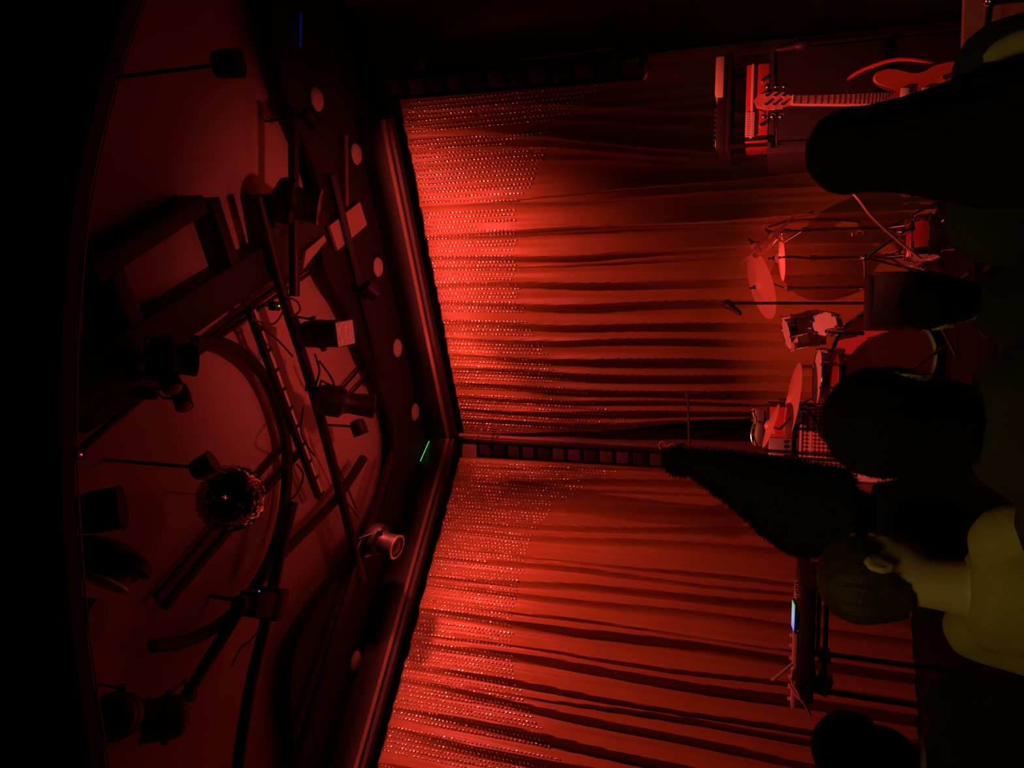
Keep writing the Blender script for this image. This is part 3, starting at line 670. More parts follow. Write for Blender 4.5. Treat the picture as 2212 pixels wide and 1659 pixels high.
# ------------------------------------------------------------------ drum kit
def pxm(p): return (p - CAM).dot(_f) / FPX          # metres per photograph pixel at p
def cymbal(name, a, b_, ratio, lab, foot, up=1, stand=True, thick=.0015, group=None):
    """a, b_: ends of the long axis; ratio: how open it is seen"""
    c = (a + b_) / 2; r = (b_ - a).length / 2; mj = (b_ - a).normalized(); v = (CAM - c).normalized()
    k = mj.cross(v).normalized(); k = k if k.z > 0 else -k
    n = (v * ratio * up + k * math.sqrt(1 - ratio * ratio)).normalized()
    th = thing(name, Vector((foot.x, foot.y, foot.z)), lab, 'cymbal', group, world=True)
    q = MB(); q.lathe([(.006, .012 + .022), (r * .10, .03), (r * .19, .022), (r * .24, .014), (r * .6, .006), (r, -.004), (r, -.006), (r * .6, .003), (r * .24, .010), (r * .18, .018), (.006, .028)], c - n * .005, n, 40)
    part('cymbal', q, M_brass, th)
    q = MB(); q.lathe([(.004, -.02), (.012, .02), (.012, .035), (.005, .045), (.008, .06), (.003, .065)], c, n, 12); part('wing_nut', q, M_blackm, th)
    j = c - n * .06
    q = MB(); q.tube([c - n * .005, j, Vector((foot.x, foot.y, j.z - .10))], .007, 8); part('tilter', q, M_chrome, th)
    q = MB(); q.tube([Vector((foot.x, foot.y, j.z - .10)), Vector((foot.x, foot.y, foot.z + .18))], .011, 10)
    for zz in (j.z - .12, (j.z + foot.z) / 2, foot.z + .30):
        q.lathe([(.011, -.02), (.018, -.018), (.018, .018), (.011, .02)], (foot.x, foot.y, zz), n=12)
    part('pole', q, M_chrome, th)
    for i in range(3):
        t = i * 2.1 + .5; q = MB(); q.tube([foot + Vector((0, 0, .30)), foot + Vector((.2 * math.cos(t), .2 * math.sin(t), .012))], .007, 8); part('leg', q, M_chrome, th)
        q = MB(); q.tube([foot + Vector((0, 0, (j.z - foot.z) * (.3 + .2 * i))), foot + Vector((.035 * math.cos(t), .035 * math.sin(t), (j.z - foot.z) * (.3 + .2 * i)))], .006, 6); part('knob', q, M_chrome, th)
    return th
def drum(name, c, n, r, dep, shell, head, lab, cat='drum', lugs=8, headr=None, stand_to=None, group=None):
    n = Vector(n).normalized(); base = c - Vector((0, 0, 0))
    th = thing(name, Vector((c.x, c.y, ZST)), lab, cat, group, world=True)
    q = MB(); q.lathe([(r, -dep / 2 + .012), (r, dep / 2 - .012)], c, n, 48); shl = part('shell', q, shell, th)
    for s_ in (1, -1):
        q = MB(); h = dep / 2 * s_; q.lathe([(r * 1.0, h - s_ * .03), (r * 1.045, h - s_ * .03), (r * 1.05, h), (r * 1.035, h + s_ * .006), (r * .97, h + s_ * .002), (r * 1.0, h - s_ * .03)], c, n, 48, cap=False); part('hoop', q, M_chrome if r < .2 else (M_shell if shell is M_shell else M_chrome), th)
        q = MB(); q.lathe([(r * 1.0, h - s_ * .004), (r * .9, h - s_ * .003), (0, h - s_ * .003)], c, n, 48); part('drum_head', q, head, th)
    x = n.orthogonal().normalized(); y = n.cross(x)
    for i in range(lugs):
        t = 2 * PI * (i + .5) / lugs; d = x * math.cos(t) + y * math.sin(t)
        q = MB(); q.tube([c + d * (r * 1.035) - n * (dep / 2 - .01), c + d * (r * 1.035) + n * (dep / 2 - .01)], .004, 6)
        for s_ in (1, -1):
            q.tube([c + d * r * 1.01 + n * s_ * dep * .18, c + d * r * 1.01 + n * s_ * (dep * .18 + .035)], .010, 8)
            q.tube([c + d * r * 1.035 + n * s_ * (dep / 2 - .012), c + d * r * 1.035 + n * s_ * (dep / 2 + .01)], .008, 8)
        part('lug', q, M_chrome, th).parent = shl
    if stand_to is not None:
        f0 = stand_to; top = Vector((f0.x, f0.y, c.z - dep / 2 - .03))
        q = MB(); q.tube([top, f0 + Vector((0, 0, .15))], .011, 10); part('stand_pole', q, M_chrome, th)
        for i in range(3):
            t = i * 2.1; q = MB(); q.tube([f0 + Vector((0, 0, .25)), f0 + Vector((.2 * math.cos(t), .2 * math.sin(t), .012))], .007, 8); part('leg', q, M_chrome, th)
            q = MB(); q.tube([top, c + Vector((math.cos(t) * r * .95, math.sin(t) * r * .95, -dep / 2 + .0))], .006, 8); part('basket_arm', q, M_chrome, th)
    return th
YD = 4.7
c = PY(1908, 762, YD); rk = 100 * pxm(c)
c.z = ZST + rk * 1.05 + .01
drum('bass_drum', c + Vector((0, .18, 0)), (-.12, -1, .12), rk, .36, M_dshell, M_headr, 'large bass drum facing the audience, its red skin half in shadow', lugs=10)
p = PY(1790, 815, 4.45)
drum('snare_drum', p, (.02, -.10, 1), 61 * pxm(p), 44 * pxm(p), M_shell, M_head, 'shallow red drum seen side-on left of the bass drum', stand_to=Vector((p.x, p.y, ZST)))
p = PY(1735, 713, 4.6)
drum('tom_drum', p, (-.25, -.18, 1), 37 * pxm(p), 68 * pxm(p), M_dshell, M_head, 'small dark tom with chrome lugs above the bass drum', lugs=6, stand_to=None)
p2 = PY(1786, 716, 4.42)
q = MB(); q.tube([p - Vector((0, 0, .09)), p2], .011, 8); q.tube([p2, Vector((p2.x, p2.y + .1, ZST + .42))], .012, 8); single('tom_holder', q, M_chrome, 'chrome holder joining the small toms to the bass drum', 'drum hardware')
p = PY(1786, 700, 4.5)
drum('tom_drum', p, (-.1, -1, .35), 26 * pxm(p), 40 * pxm(p), M_dshell, M_head, 'second small tom with its pale skin turned to the audience', lugs=6)
p = PY(1993, 515, 4.3)
drum('small_drum', p, (1, .1, .0), .075, .19, M_shell, M_head, 'small bright red-lit drum lying low at the right end of the kit', lugs=6)
def foot(p, dx=0, dy=0): return Vector((p.x + dx, p.y + dy, ZST))
A, B = PY(1621, 545, 4.85), PY(1661, 690, 4.85); cy = (A + B) / 2
cymbal('crash_cymbal', A, B, .31, 'broad bright cymbal tilted towards the audience at the centre of the kit', foot(cy, 0.0, .12))
A, B = PY(1713, 462, 4.55), PY(1633, 556, 4.55); cymbal('thin_cymbal', A, B, .02, 'cymbal seen exactly edge-on and steeply tilted, upper right of the kit', foot((A + B) / 2, .05, .12))
A, B = PY(1672, 496, 4.68), PY(1597, 568, 4.68); cymbal('thin_cymbal', A, B, .03, 'second edge-on cymbal just behind the steep one', foot((A + B) / 2, .09, .05))
A, B = PY(1682, 506, 4.6), PY(1687, 607, 4.6); cymbal('hi_hat', A, B, .13, 'small cymbal seen nearly edge-on and level below the steep thin one', foot((A + B) / 2, .0, .04), up=-1)
A, B = PY(1723, 783, 4.6), PY(1694, 950, 4.6); cymbal('ride_cymbal', A, B, .15, 'long dull cymbal seen edge-on in front of the amplifier top', foot((A + B) / 2, .05, .1))
A, B = PY(1679, 872, 4.5), PY(1644, 966, 4.5); cymbal('splash_cymbal', A, B, .12, 'short edge-on cymbal overlapping the amplifier panel', foot((A + B) / 2, .1, .0))
# slanted chrome arm, hardware
a, b_ = PY(1868, 556, 4.3), PY(1948, 500, 4.25)
q = MB(); q.tube([a, b_], .012, 10); q.tube([a, PY(1870, 600, 4.4)], .008, 8); q.tube([b_, Vector((b_.x + .05, b_.y, ZST))], .010, 8); q.tube([a, Vector((a.x - .1, a.y + .1, ZST))], .010, 8)
q.ell(a, .02, .02, .02); q.ell(b_, .022, .022, .022); single('drum_rack', q, M_chrome, 'slanting chrome rack arm on two legs at the right of the drum kit', 'drum hardware')
q = MB(); a, b_ = PY(1850, 770, 4.25), None
# ------------------------------------------------------------------ microphones
def mic(th, a, d, L=.16, r=.018):
    d = Vector(d).normalized()
    q = MB(); q.lathe([(.009, 0), (r * .75, L * .1), (r * .9, L * .55), (r, L * .6), (r * 1.35, L * .68), (r * 1.45, L * .82), (r * 1.1, L * .95), (0, L)], a, d, 18); part('microphone', q, M_black, th)
p0 = PY(1486, 852, 4.75); p1 = PY(1490, 976, 4.65)
ft = Vector((p1.x, p1.y, ZST))
th = thing('microphone_stand', ft, 'tall stand with a level boom and T-shaped overhead microphone left of the drums', 'microphone stand', world=True)
q = MB(); q.tube([p0, p1, p1 + (p1 - p0) * .25], .008, 8); part('boom', q, M_blackm, th)
q = MB(); q.tube([p1, ft + Vector((0, 0, .1))], .010, 10); q.lathe([(.01, -.03), (.018, -.03), (.018, .03), (.01, .03)], (ft.x, ft.y, ZST + .75), n=12); part('pole', q, M_blackm, th)
q = MB(); q.tube([PY(1458, 848, 4.75), PY(1516, 848, 4.75)], [.008, .008], 12); q.lathe([(.02, -.02), (.02, .02)], p0, (p1 - p0), 14); part('microphone', q, M_black, th)
for i in range(3):
    t = i * 2.094 + .4; q = MB(); q.tube([ft + Vector((0, 0, .14)), ft + Vector((.28 * math.cos(t), .28 * math.sin(t), .01))], .008); part('leg', q, M_blackm, th)
p0 = PY(1577, 655, 4.35); ft = Vector((p0.x, p0.y, ZST))
th = thing('microphone_stand', ft, 'straight black stand with an angled microphone in front of the broad cymbal', 'microphone stand', world=True)
q = MB(); q.tube([p0, ft + Vector((0, 0, .1))], .008, 10); part('pole', q, M_blackm, th)
mic(th, PY(1600, 678, 4.3), PY(1556, 645, 4.42) - PY(1600, 678, 4.3), L=.15)
q = MB(); q.tube([p0, p0 + (PY(1583, 668, 4.33) - p0) * .6], .012, 8); part('clip', q, M_blackm, th)
for i in range(3):
    t = i * 2.094 + 1; q = MB(); q.tube([ft + Vector((0, 0, .14)), ft + Vector((.26 * math.cos(t), .26 * math.sin(t), .01))], .008); part('leg', q, M_blackm, th)

# ------------------------------------------------------------------ amplifier stack
YA_ = 4.85
pL, pR = PY(1700, 1030, YA_), PY(1700, 872, YA_)
xc = (pL.x + pR.x) / 2; W = (pR.x - pL.x)
zt_ = PY(1648, 950, YA_).z; zm = PY(1712, 950, YA_).z
def boxthing(name, c, sx, sy, sz, lab, cat, mt, rz=0.0):
    th = thing(name, c, lab, cat, rz=rz); q = MB(); q.box((0, 0, sz / 2), sx, sy, sz, bev=.012); part('cabinet', q, mt, th); return th
zc = zm
th = boxthing('speaker_cabinet', Vector((xc, YA_ + .17, ZST)), W, .34, zc - ZST - .02, 'guitar speaker cabinet with diamond-weave grille cloth below the amplifier head', 'speaker', M_tolex, rz=R(4))
q = MB(); q.box((0, -.176, (zc - ZST) * .52), W - .06, .012, (zc - ZST) - .14, bev=.004); part('grille', q, M_grille, th)
for zz in (zc - ZST - .045, .05):
    q = MB(); q.box((0, -.178, zz), W - .03, .016, .014, bev=.003); part('piping', q, M_cream, th)
q = MB(); q.box((0, -.178, zc - ZST - .1), W - .06, .012, .012); part('piping', q, M_cream, th)
for sx in (-1, 1):
    q = MB(); q.box((sx * (W / 2 - .012), -.15, zc - ZST - .035), .03, .05, .035, bev=.005); part('corner_cap', q, M_chrome, th)
hh = zt_ - zc
th = boxthing('amplifier_head', Vector((xc + .01, YA_ + .14, zc - .015)), W * .96, .26, hh, 'amplifier head with a pale lit control panel on top of the speaker cabinet', 'amplifier', M_tolex, rz=R(4))
q = MB(); q.box((.085, -.134, hh * .5), W * .42, .012, hh * .78, bev=.003); part('panel', q, M_shell, th, label='red lacquered panel')
q = MB(); q.box((-.10, -.134, hh * .5), W * .42, .012, hh * .78, bev=.003); pn = part('panel', q, M_silver, th, label='pale silver control panel')
for i in range(6):
    q = MB(); q.lathe([(.011, 0), (.010, .014), (0, .015)], (-.17 + i * .028, -.14, hh * .32), (0, -1, 0), 12); part('knob', q, M_black, th).parent = pn
q = MB(); q.tube(curve_pts([(-.07, 0, hh), (-.06, 0, hh + .025), (.06, 0, hh + .025), (.07, 0, hh)], 5), .008, 8); part('handle', q, M_chrome, th)
# pedal unit with bright knobs on the head
p = Vector((PY(1640, 925, YA_).x, YA_ + .12, zt_ + -.005))
th = thing('effects_unit', p, 'small metal effects unit with shiny knobs on top of the amplifier head', 'effects unit')
q = MB(); q.box((0, 0, .03), .23, .12, .055, bev=.006); part('housing', q, M_steel, th)
for i in range(5):
    q = MB(); q.lathe([(.012, 0), (.010, .02), (0, .021)], (-.09 + i * .045, -.02, .057), n=12); part('knob', q, M_chrome, th)
q = MB(); q.tube(curve_pts([(-.11, -.055, .02), (-.12, -.075, .05), (-.05, -.075, .075), (0.05, -.07, .06), (.11, -.06, .07), (.12, -.05, .02)], 6), .004, 6); part('rail', q, M_chrome, th)
# cables in front of the amp
def cab3(P, r, lab, mt=M_cable): return pipe(P, r, lab, mt, 'microphone_cable', 'cable', 6, 8)
cab3([PY(1715, 862, 4.5), PY(1738, 880, 4.5), PY(1760, 905, 4.5), PY(1772, 940, 4.55), PY(1800, 960, 4.55), PY(1860, 980, 4.6)], .010, 'black cable curving in front of the grille cloth')
cab3([PY(1715, 925, 4.6), PY(1760, 930, 4.55), PY(1800, 945, 4.55), PY(1850, 975, 4.6)], .008, 'lower black cable in front of the grille cloth')
cab3([PY(1725, 872, 4.65), PY(1738, 902, 4.62), PY(1720, 925, 4.62), PY(1722, 945, 4.62)], .008, 'short black cable hanging over the amplifier head')
cab3([PY(1840, 414, 3.9), PY(1858, 435, 3.9), PY(1885, 470, 3.95), PY(1940, 520, 4.0), PY(1990, 560, 4.05)], .007, 'thin cable running diagonally between the two nearest heads', M_rcable)
cab3([PY(1660, 490, 5.0), PY(1720, 476, 4.95), PY(1800, 474, 4.9), PY(1860, 480, 4.9)], .006, 'black cable behind the drum kit at the right')
# small crate by the foot of the speaker
p = PY(1885, 1012, 4.6)
th = thing('stage_crate', Vector((p.x, p.y, ZST)), 'small pale crate at the foot of the guitar speaker cabinet', 'crate')
q = MB(); q.box((0, 0, (p.z - ZST + .09) / 2), .14, .14, p.z - ZST + .09, bev=.01); part('body', q, M_cream, th)
q = MB(); q.box((0, 0, p.z - ZST + .095), .15, .15, .015, bev=.004); part('lid', q, M_cream, th)

# ------------------------------------------------------------------ right: speaker, rack, mixer
YS = 4.05
xl, xr = PY(1700, 330, YS).x, PY(1700, 95, YS).x
ztop = PY(1661, 220, YS).z
th = thing('speaker_cabinet', Vector(((xl + xr) / 2, YS + .2, ZST)), 'large black speaker cabinet behind the guitar', 'speaker')
q = MB(); q.box((0, 0, (ztop - ZST) / 2), xr - xl, .4, ztop - ZST, bev=.012); part('cabinet', q, M_tolex, th)
q = MB(); q.box((0, -.203, (ztop - ZST) / 2), xr - xl - .06, .012, ztop - ZST - .06, bev=.004); part('grille', q, M_black, th)
xl2, xr2 = PY(1640, 302, YS).x, PY(1640, 138, YS).x; h2 = PY(1611, 220, YS).z - ztop
th = thing('rack_unit', Vector(((xl2 + xr2) / 2, YS + .13, ztop)), 'red-lit rack unit with a bright front strip on the black speaker', 'audio unit')
q = MB(); q.box((0, 0, h2 / 2), xr2 - xl2, .26, h2, bev=.005); part('housing', q, M_shell, th)
q = MB(); q.box((0, -.135, h2 * .72), xr2 - xl2, .012, .014, bev=.003); part('strip', q, M_cream, th, label='bright pale strip')
for i in range(14):
    q = MB(); q.box((-(xr2 - xl2) / 2 + .018 + i * .009, -.136, h2 * .78), .005, .014, h2 * .38); part('vent_slat', q, M_cream, th)
for i in range(4):
    q = MB(); q.lathe([(.010, 0), (.009, .016), (0, .017)], (-.12 + i * .075, -.13, h2 * .28), (0, -1, 0), 12); part('knob', q, M_chrome, th)
xl3, xr3 = PY(1560, 322, YS).x, PY(1560, 124, YS).x; z3 = PY(1571, 220, YS).z; h3 = PY(1546, 220, YS).z - z3
th = thing('small_mixer', Vector(((xl3 + xr3) / 2, YS + .12, z3)), 'small mixing desk with glowing edge on a shelf above the rack unit', 'mixer')
q = MB(); q.box((0, 0, h3 / 2 - .005), xr3 - xl3, .3, h3 - .01, bev=.005); part('housing', q, M_black, th)
q = MB(); q.box(((xr3 - xl3) * .28, -.02, h3 - .004), (xr3 - xl3) * .4, .26, .014, bev=.003); part('top_panel', q, M_cream, th)
for i in range(8):
    q = MB(); q.lathe([(.010, 0), (.008, .018), (0, .019)], (-(xr3 - xl3) * .42 + i * .026, -.08, h3 - .01), n=10); part('knob', q, M_chrome, th)
q = MB(); q.box((-(xr3 - xl3) * .44, -.1, h3 * .6), .03, .06, h3 * .6, bev=.003); part('end_cheek', q, M_cream, th)
q = MB(); q.box(((xr3 - xl3) * .26, -.152, h3 * .62), (xr3 - xl3) * .44, .008, h3 * .6, bev=.002); part('front_strip', q, M_cream, th, label='bright pale front strip')
th = thing('mixer_shelf', Vector(((xl3 + xr3) / 2, YS + .12, ztop)), 'black shelf frame carrying the small mixing desk', 'shelf')
q = MB(); q.box((0, 0, z3 - ztop - .011), xr3 - xl3 + .02, .32, .02, bev=.003); part('top', q, M_blackm, th)
for sx in (-1, 1):
    for sy in (-1, 1):
        q = MB(); q.box((sx * (xr3 - xl3) / 2, sy * .15, (z3 - ztop) / 2 - .01), .016, .016, z3 - ztop - .02); part('leg', q, M_blackm, th)
# boom microphone in front
YM = 3.8
p0, p1 = PY(1676, 312, YM), PY(1676, 112, YM); ft = Vector((PY(1676, 300, YM).x - .02, YM, ZST))
th = thing('microphone_stand', ft, 'stand with a level chrome boom crossing behind the guitar headstock', 'microphone stand', world=True)
q = MB(); q.tube([p0, p1], .009, 10); part('boom', q, M_chrome, th)
q = MB(); q.tube([Vector((ft.x, ft.y, p0.z)), ft + Vector((0, 0, .1))], .010, 10); part('pole', q, M_blackm, th)
q = MB(); q.tube([PY(1672, 322, YM), PY(1672, 300, YM)], .018, 10); part('counterweight', q, M_chrome, th)
mic(th, PY(1676, 108, YM), PY(1735, 96, YM) - PY(1676, 108, YM), L=.15)
for i in range(3):
    t = i * 2.094 + .3; q = MB(); q.tube([ft + Vector((0, 0, .14)), ft + Vector((.26 * math.cos(t), .26 * math.sin(t), .01))], .008); part('leg', q, M_blackm, th)

# ------------------------------------------------------------------ electric guitar on its stand
YG = 3.65
nut = PY(1712, 218, YG); heel = PY(1932, 216, YG)
k = (heel - nut).length / .46
ax = (heel - nut).normalized()           # down the neck
rt = Vector((1, 0, 0)); rt = (rt - ax * rt.dot(ax)).normalized(); fr = rt.cross(ax); fr = fr if fr.y < 0 else -fr
G0 = nut
def gp(u_, v_, w_): return G0 + rt * u_ * k + ax * v_ * k + fr * w_ * k      # u right, v down from the nut, w to the audience
th = thing('electric_guitar', Vector((nut.x, nut.y, ZST + .05)), 'electric guitar with a double-horned body standing upright, neck bright with frets', 'guitar', world=True)
def slab(poly, w0, w1, mt, nm, bev=0, **kw):
    n = len(poly); vs = [gp(u_, v_, w0) for u_, v_ in poly] + [gp(u_, v_, w1) for u_, v_ in poly]
    fs = [tuple(range(n - 1, -1, -1)), tuple(range(n, 2 * n))] + [(i, (i + 1) % n, n + (i + 1) % n, n + i) for i in range(n)]
    if bev:
        cu = sum(p[0] for p in poly) / n; cv = sum(p[1] for p in poly) / n
        sh = [(cu + (u_ - cu) * .95, cv + (v_ - cv) * .96) for u_, v_ in poly]
        vs = [gp(u_, v_, w0) for u_, v_ in sh] + [gp(u_, v_, w0 + .008) for u_, v_ in poly] + [gp(u_, v_, w1 - .008) for u_, v_ in poly] + [gp(u_, v_, w1) for u_, v_ in sh]
        fs = [tuple(range(n - 1, -1, -1)), tuple(range(3 * n, 4 * n))] + [(j * n + i, j * n + (i + 1) % n, (j + 1) * n + (i + 1) % n, (j + 1) * n + i) for j in range(3) for i in range(n)]
    q = MB(); q.add(vs, fs); return part(nm, q, mt, th, **kw)
body = [(.0, .42), (-.04, .40), (-.07, .37), (-.095, .325), (-.115, .315), (-.135, .335), (-.15, .39), (-.15, .45), (-.135, .51), (-.14, .57), (-.165, .63), (-.175, .70), (-.155, .77), (-.09, .82), (0, .835), (.09, .82), (.155, .77), (.175, .70), (.16, .62), (.13, .57), (.125, .52), (.14, .46), (.145, .41), (.13, .37), (.105, .355), (.085, .365), (.07, .39), (.05, .44), (.03, .46)]
bs = [(p.x, p.y) for p in curve_pts([Vector((u_, v_, 0)) for u_, v_ in body] + [Vector((body[0][0], body[0][1], 0))], 4)][:-1]
slab(bs, -.022, .022, M_wood, 'body', bev=1)
slab([(-.021, 0), (.021, 0), (.028, .45), (-.028, .45)], -.012, .014, M_maple, 'neck')
slab([(-.020, 0), (.020, 0), (.027, .47), (-.027, .47)], .014, .019, M_fret, 'fretboard'); fb = [c_ for c_ in th.children if c_.name.startswith('fretboard')][0]
v_ = 0
for i in range(1, 21):
    v_ = .648 * (1 - 2 ** (-i / 12)); hw = .020 + .007 * v_ / .47
    q = MB(); q.tube([gp(-hw, v_, .0200), gp(hw, v_, .0200)], .0022 * k, 6); part('fret', q, M_chrome, th).parent = fb
slab([(-.021, 0), (.021, 0), (.026, -.02), (.042, -.05), (.045, -.10), (.030, -.165), (.0, -.185), (-.028, -.17), (-.045, -.12), (-.038, -.05), (-.024, -.02)], -.008, .008, M_redm, 'headstock'); hs = [c_ for c_ in th.children if c_.name.startswith('headstock')][0]
slab([(-.021, -.004), (.021, -.004), (.021, .004), (-.021, .004)], .008, .024, M_white, 'nut')
for i in range(3):
    for s_ in (-1, 1):
        q = MB(); a = gp(s_ * .024, -.045 - i * .04, .0); b2 = gp(s_ * .075, -.045 - i * .04, .0); q.tube([a, b2], .004, 6); q.ell(b2, .013, .010, .013, nu=12, nv=8); q.tube([gp(s_ * .022, -.045 - i * .04, .006), gp(s_ * .022, -.045 - i * .04, .022)], .006, 8); part('tuning_peg', q, M_chrome, th).parent = hs
for i in range(6):
    q = MB(); u0 = (-.017 + i * .0068); q.tube([gp(u0 * .95, 0, .026), gp(u0 * 1.5, .65, .033)], .0007, 4); part('string', q, M_steel, th)
for vv in (.50, .59):
    q = MB(); q.add(*(lambda t: (t.v, t.f))(MB().box(gp(0, vv, .026), .085, .036, .014, Matrix((rt, ax, fr)).transposed(), .004))); part('pickup', q, M_cream, th)
q = MB(); q.box(gp(0, .66, .030), .09, .022, .02, Matrix((rt, ax, fr)).transposed(), .003); part('bridge', q, M_chrome, th)
for (u_, v2) in ((.09, .66), (.11, .71), (.09, .75)):
    q = MB(); q.lathe([(.011, 0), (.010, .018), (0, .019)], gp(u_, v2, .022), fr, 12); part('knob', q, M_chrome, th)
for (u_, v2) in ((-.118, .309), (.0, .842)):
    q = MB(); q.ell(gp(u_, v2, 0), .012, .012, .012, nu=12, nv=8); part('strap_button', q, M_chrome, th)
q = MB(); q.tube(curve_pts([gp(-.12, .305, 0), gp(-.02, .30, -.05), gp(.10, .24, -.03), gp(.17, .36, .0), gp(.19, .52, .0), gp(.12, .8, -.04)], 8), .008, 6); part('strap', q, M_shell, th)
gb = gp(0, .84, 0)
th = thing('guitar_stand', Vector((gb.x, gb.y, ZST)), 'low black stand holding the electric guitar', 'guitar stand', world=True)
for s_ in (-1, 1):
    q = MB(); q.tube([Vector((gb.x + s_ * .07, gb.y - .10, gb.z + .05)), Vector((gb.x + s_ * .07, gb.y - .10, gb.z - .012)), Vector((gb.x + s_ * .07, gb.y + .1, gb.z - .012)), Vector((gb.x + s_ * .16, gb.y + .2, ZST + .01))], .009, 8); part('arm', q, M_blackm, th)
    q = MB(); q.tube([Vector((gb.x, gb.y + .1, gb.z - .012)), Vector((gb.x + s_ * .16, gb.y - .18, ZST + .01))], .009, 8); part('leg', q, M_blackm, th)
q = MB(); q.tube([Vector((gb.x - .09, gb.y + .1, gb.z - .012)), Vector((gb.x + .09, gb.y + .1, gb.z - .012))], .009, 8); part('crossbar', q, M_blackm, th)

# ------------------------------------------------------------------ left: keyboard on an X stand, tablet, cables
YK = 3.45
xl, xr = PY(1740, 1520, YK).x, PY(1740, 1266, YK).x; z0 = PY(1761, 1390, YK).z; z1 = PY(1726, 1390, YK).z
th = thing('keyboard', Vector(((xl + xr) / 2, YK + .35, z0)), 'black keyboard seen from its end, resting on a black stand', 'keyboard')
Wk = xr - xl; hk = z1 - z0
q = MB(); q.box((0, 0, hk / 2), Wk, .7, hk, bev=.008); part('case', q, M_black, th)
q = MB(); q.box((-.02, .02, hk + .003), Wk * .55, .62, .012, bev=.003); part('keys', q, M_white, th)
for i in range(5):
    q = MB(); q.lathe([(.010, 0), (.008, .014), (0, .015)], (Wk * .33, -.25 + i * .09, hk - .002), n=10); part('knob', q, M_chrome, th)
th = thing('keyboard_stand', Vector(((xl + xr) / 2, YK + .35, ZST)), 'black four-legged stand under the keyboard', 'stand')
hh_ = z0 - ZST
for sy in (-.26, .26):
    for s_ in (-1, 1):
        q = MB(); q.tube([(s_ * (Wk / 2 - .03), sy, 0), (s_ * (Wk / 2 - .03), sy, hh_ - .012)], .012, 8); part('leg', q, M_blackm, th)
for sy in (-.26, .26):
    q = MB(); q.tube([(-Wk / 2 + .02, sy, hh_ - .045), (Wk / 2 - .02, sy, hh_ - .045)], .010, 8); part('rail', q, M_blackm, th)
for s_ in (-1, 1):
    q = MB(); q.tube([(s_ * (Wk / 2 - .03), -.27, hh_ - .014), (s_ * (Wk / 2 - .03), .27, hh_ - .014)], .012, 8); part('top_rail', q, M_blackm, th)
xa, xb = PY(1712, 1366, YK).x, PY(1712, 1308, YK).x
th = thing('tablet', Vector(((xa + xb) / 2, YK + .06, z1 + .004)), 'small screen glowing cyan and green, lying at the front of the keyboard', 'screen')
q = MB(); q.box((0, 0, .014), xb - xa + .012, .09, .012, Matrix.Rotation(R(5), 3, 'X'), .003); part('case', q, M_black, th)
q = MB(); q.box((0, -.003, .0215), xb - xa - .004, .080, .003, Matrix.Rotation(R(5), 3, 'X')); part('screen', q, M_scr, th, smooth=False)
xa, xb = PY(1712, 1535, YK).x, PY(1712, 1372, YK).x
th = thing('pedal_board', Vector(((xa + xb) / 2, YK + .07, z1 + .004)), 'narrow red-lit control box with knobs at the left half of the keyboard', 'control box')
q = MB(); q.box((0, 0, .010), xb - xa, .10, .018, bev=.003); part('housing', q, M_cream, th)
for i in range(7):
    q = MB(); q.lathe([(.009, 0), (.008, .014), (0, .015)], (-(xb - xa) * .42 + i * (xb - xa) * .14, random.uniform(-.02, .02), .018), n=10); part('knob', q, M_cream, th)
a = PY(1705, 1455, YK + .05)
cab3([PY(1705, 1478, YK), PY(1712, 1490, YK - .03), PY(1722, 1505, YK - .05), PY(1738, 1520, YK - .06), PY(1750, 1545, YK - .04)], .006, 'light cable curling down from the keyboard end', M_rcable)
cab3([PY(1708, 1465, YK), PY(1714, 1482, YK - .04), PY(1724, 1498, YK - .06), PY(1730, 1512, YK - .06)], .005, 'second light cable beside the curling one on the keyboard', M_rcable)
q = MB(); q.tube([PY(1712, 1434, YK), PY(1668, 1471, YK)], [.006, .009], 10); single('pale_wand', q, M_silver, 'pale thin stick leaning up from the keyboard', 'stick')
p = PY(1788, 1495, YK + .1)
th = thing('power_unit', Vector((p.x, p.y + .1, z0 - .10)), 'small pale box hung under the left end of the keyboard', 'box')
q = MB(); q.box((0, 0, .05), .08, .10, .055, Matrix.Rotation(R(20), 3, 'Y'), .006); part('housing', q, M_cream, th)
q = MB(); q.tube([(0, 0, .06), (0.0, 0, .10)], .012, 6); part('bracket', q, M_blackm, th)
p = PY(1786, 1432, YK + .1)
th = thing('power_unit', Vector((p.x, p.y + .1, z0 - .09)), 'smaller pale box hung under the middle of the keyboard', 'box')
q = MB(); q.box((0, 0, .04), .05, .08, .05, bev=.006); part('housing', q, M_cream, th)
q = MB(); q.tube([(0, 0, .06), (0.0, 0, .09)], .012, 6); part('bracket', q, M_blackm, th)
# black stage monitor in front of the kit
p = PY(1874, 650, 3.7)
th = thing('stage_monitor', Vector((p.x, 3.75, ZST)), 'black wedge monitor on a stand in front of the drum kit', 'speaker')
hm = p.z - ZST
q = MB(); q.box((0, 0, hm - .12), .24, .22, .24, bev=.01); part('cabinet', q, M_tolex, th)
q = MB(); q.box((0, -.112, hm - .12), .21, .012, .21, bev=.004); part('grille', q, M_black, th)
q = MB(); q.tube([(0, 0, .02), (0, 0, hm - .22)], .018); part('pole', q, M_blackm, th)
q = MB(); q.lathe([(0, 0), (.16, 0), (.16, .02), (.02, .03), (0, .03)], n=24); part('base', q, M_blackm, th)

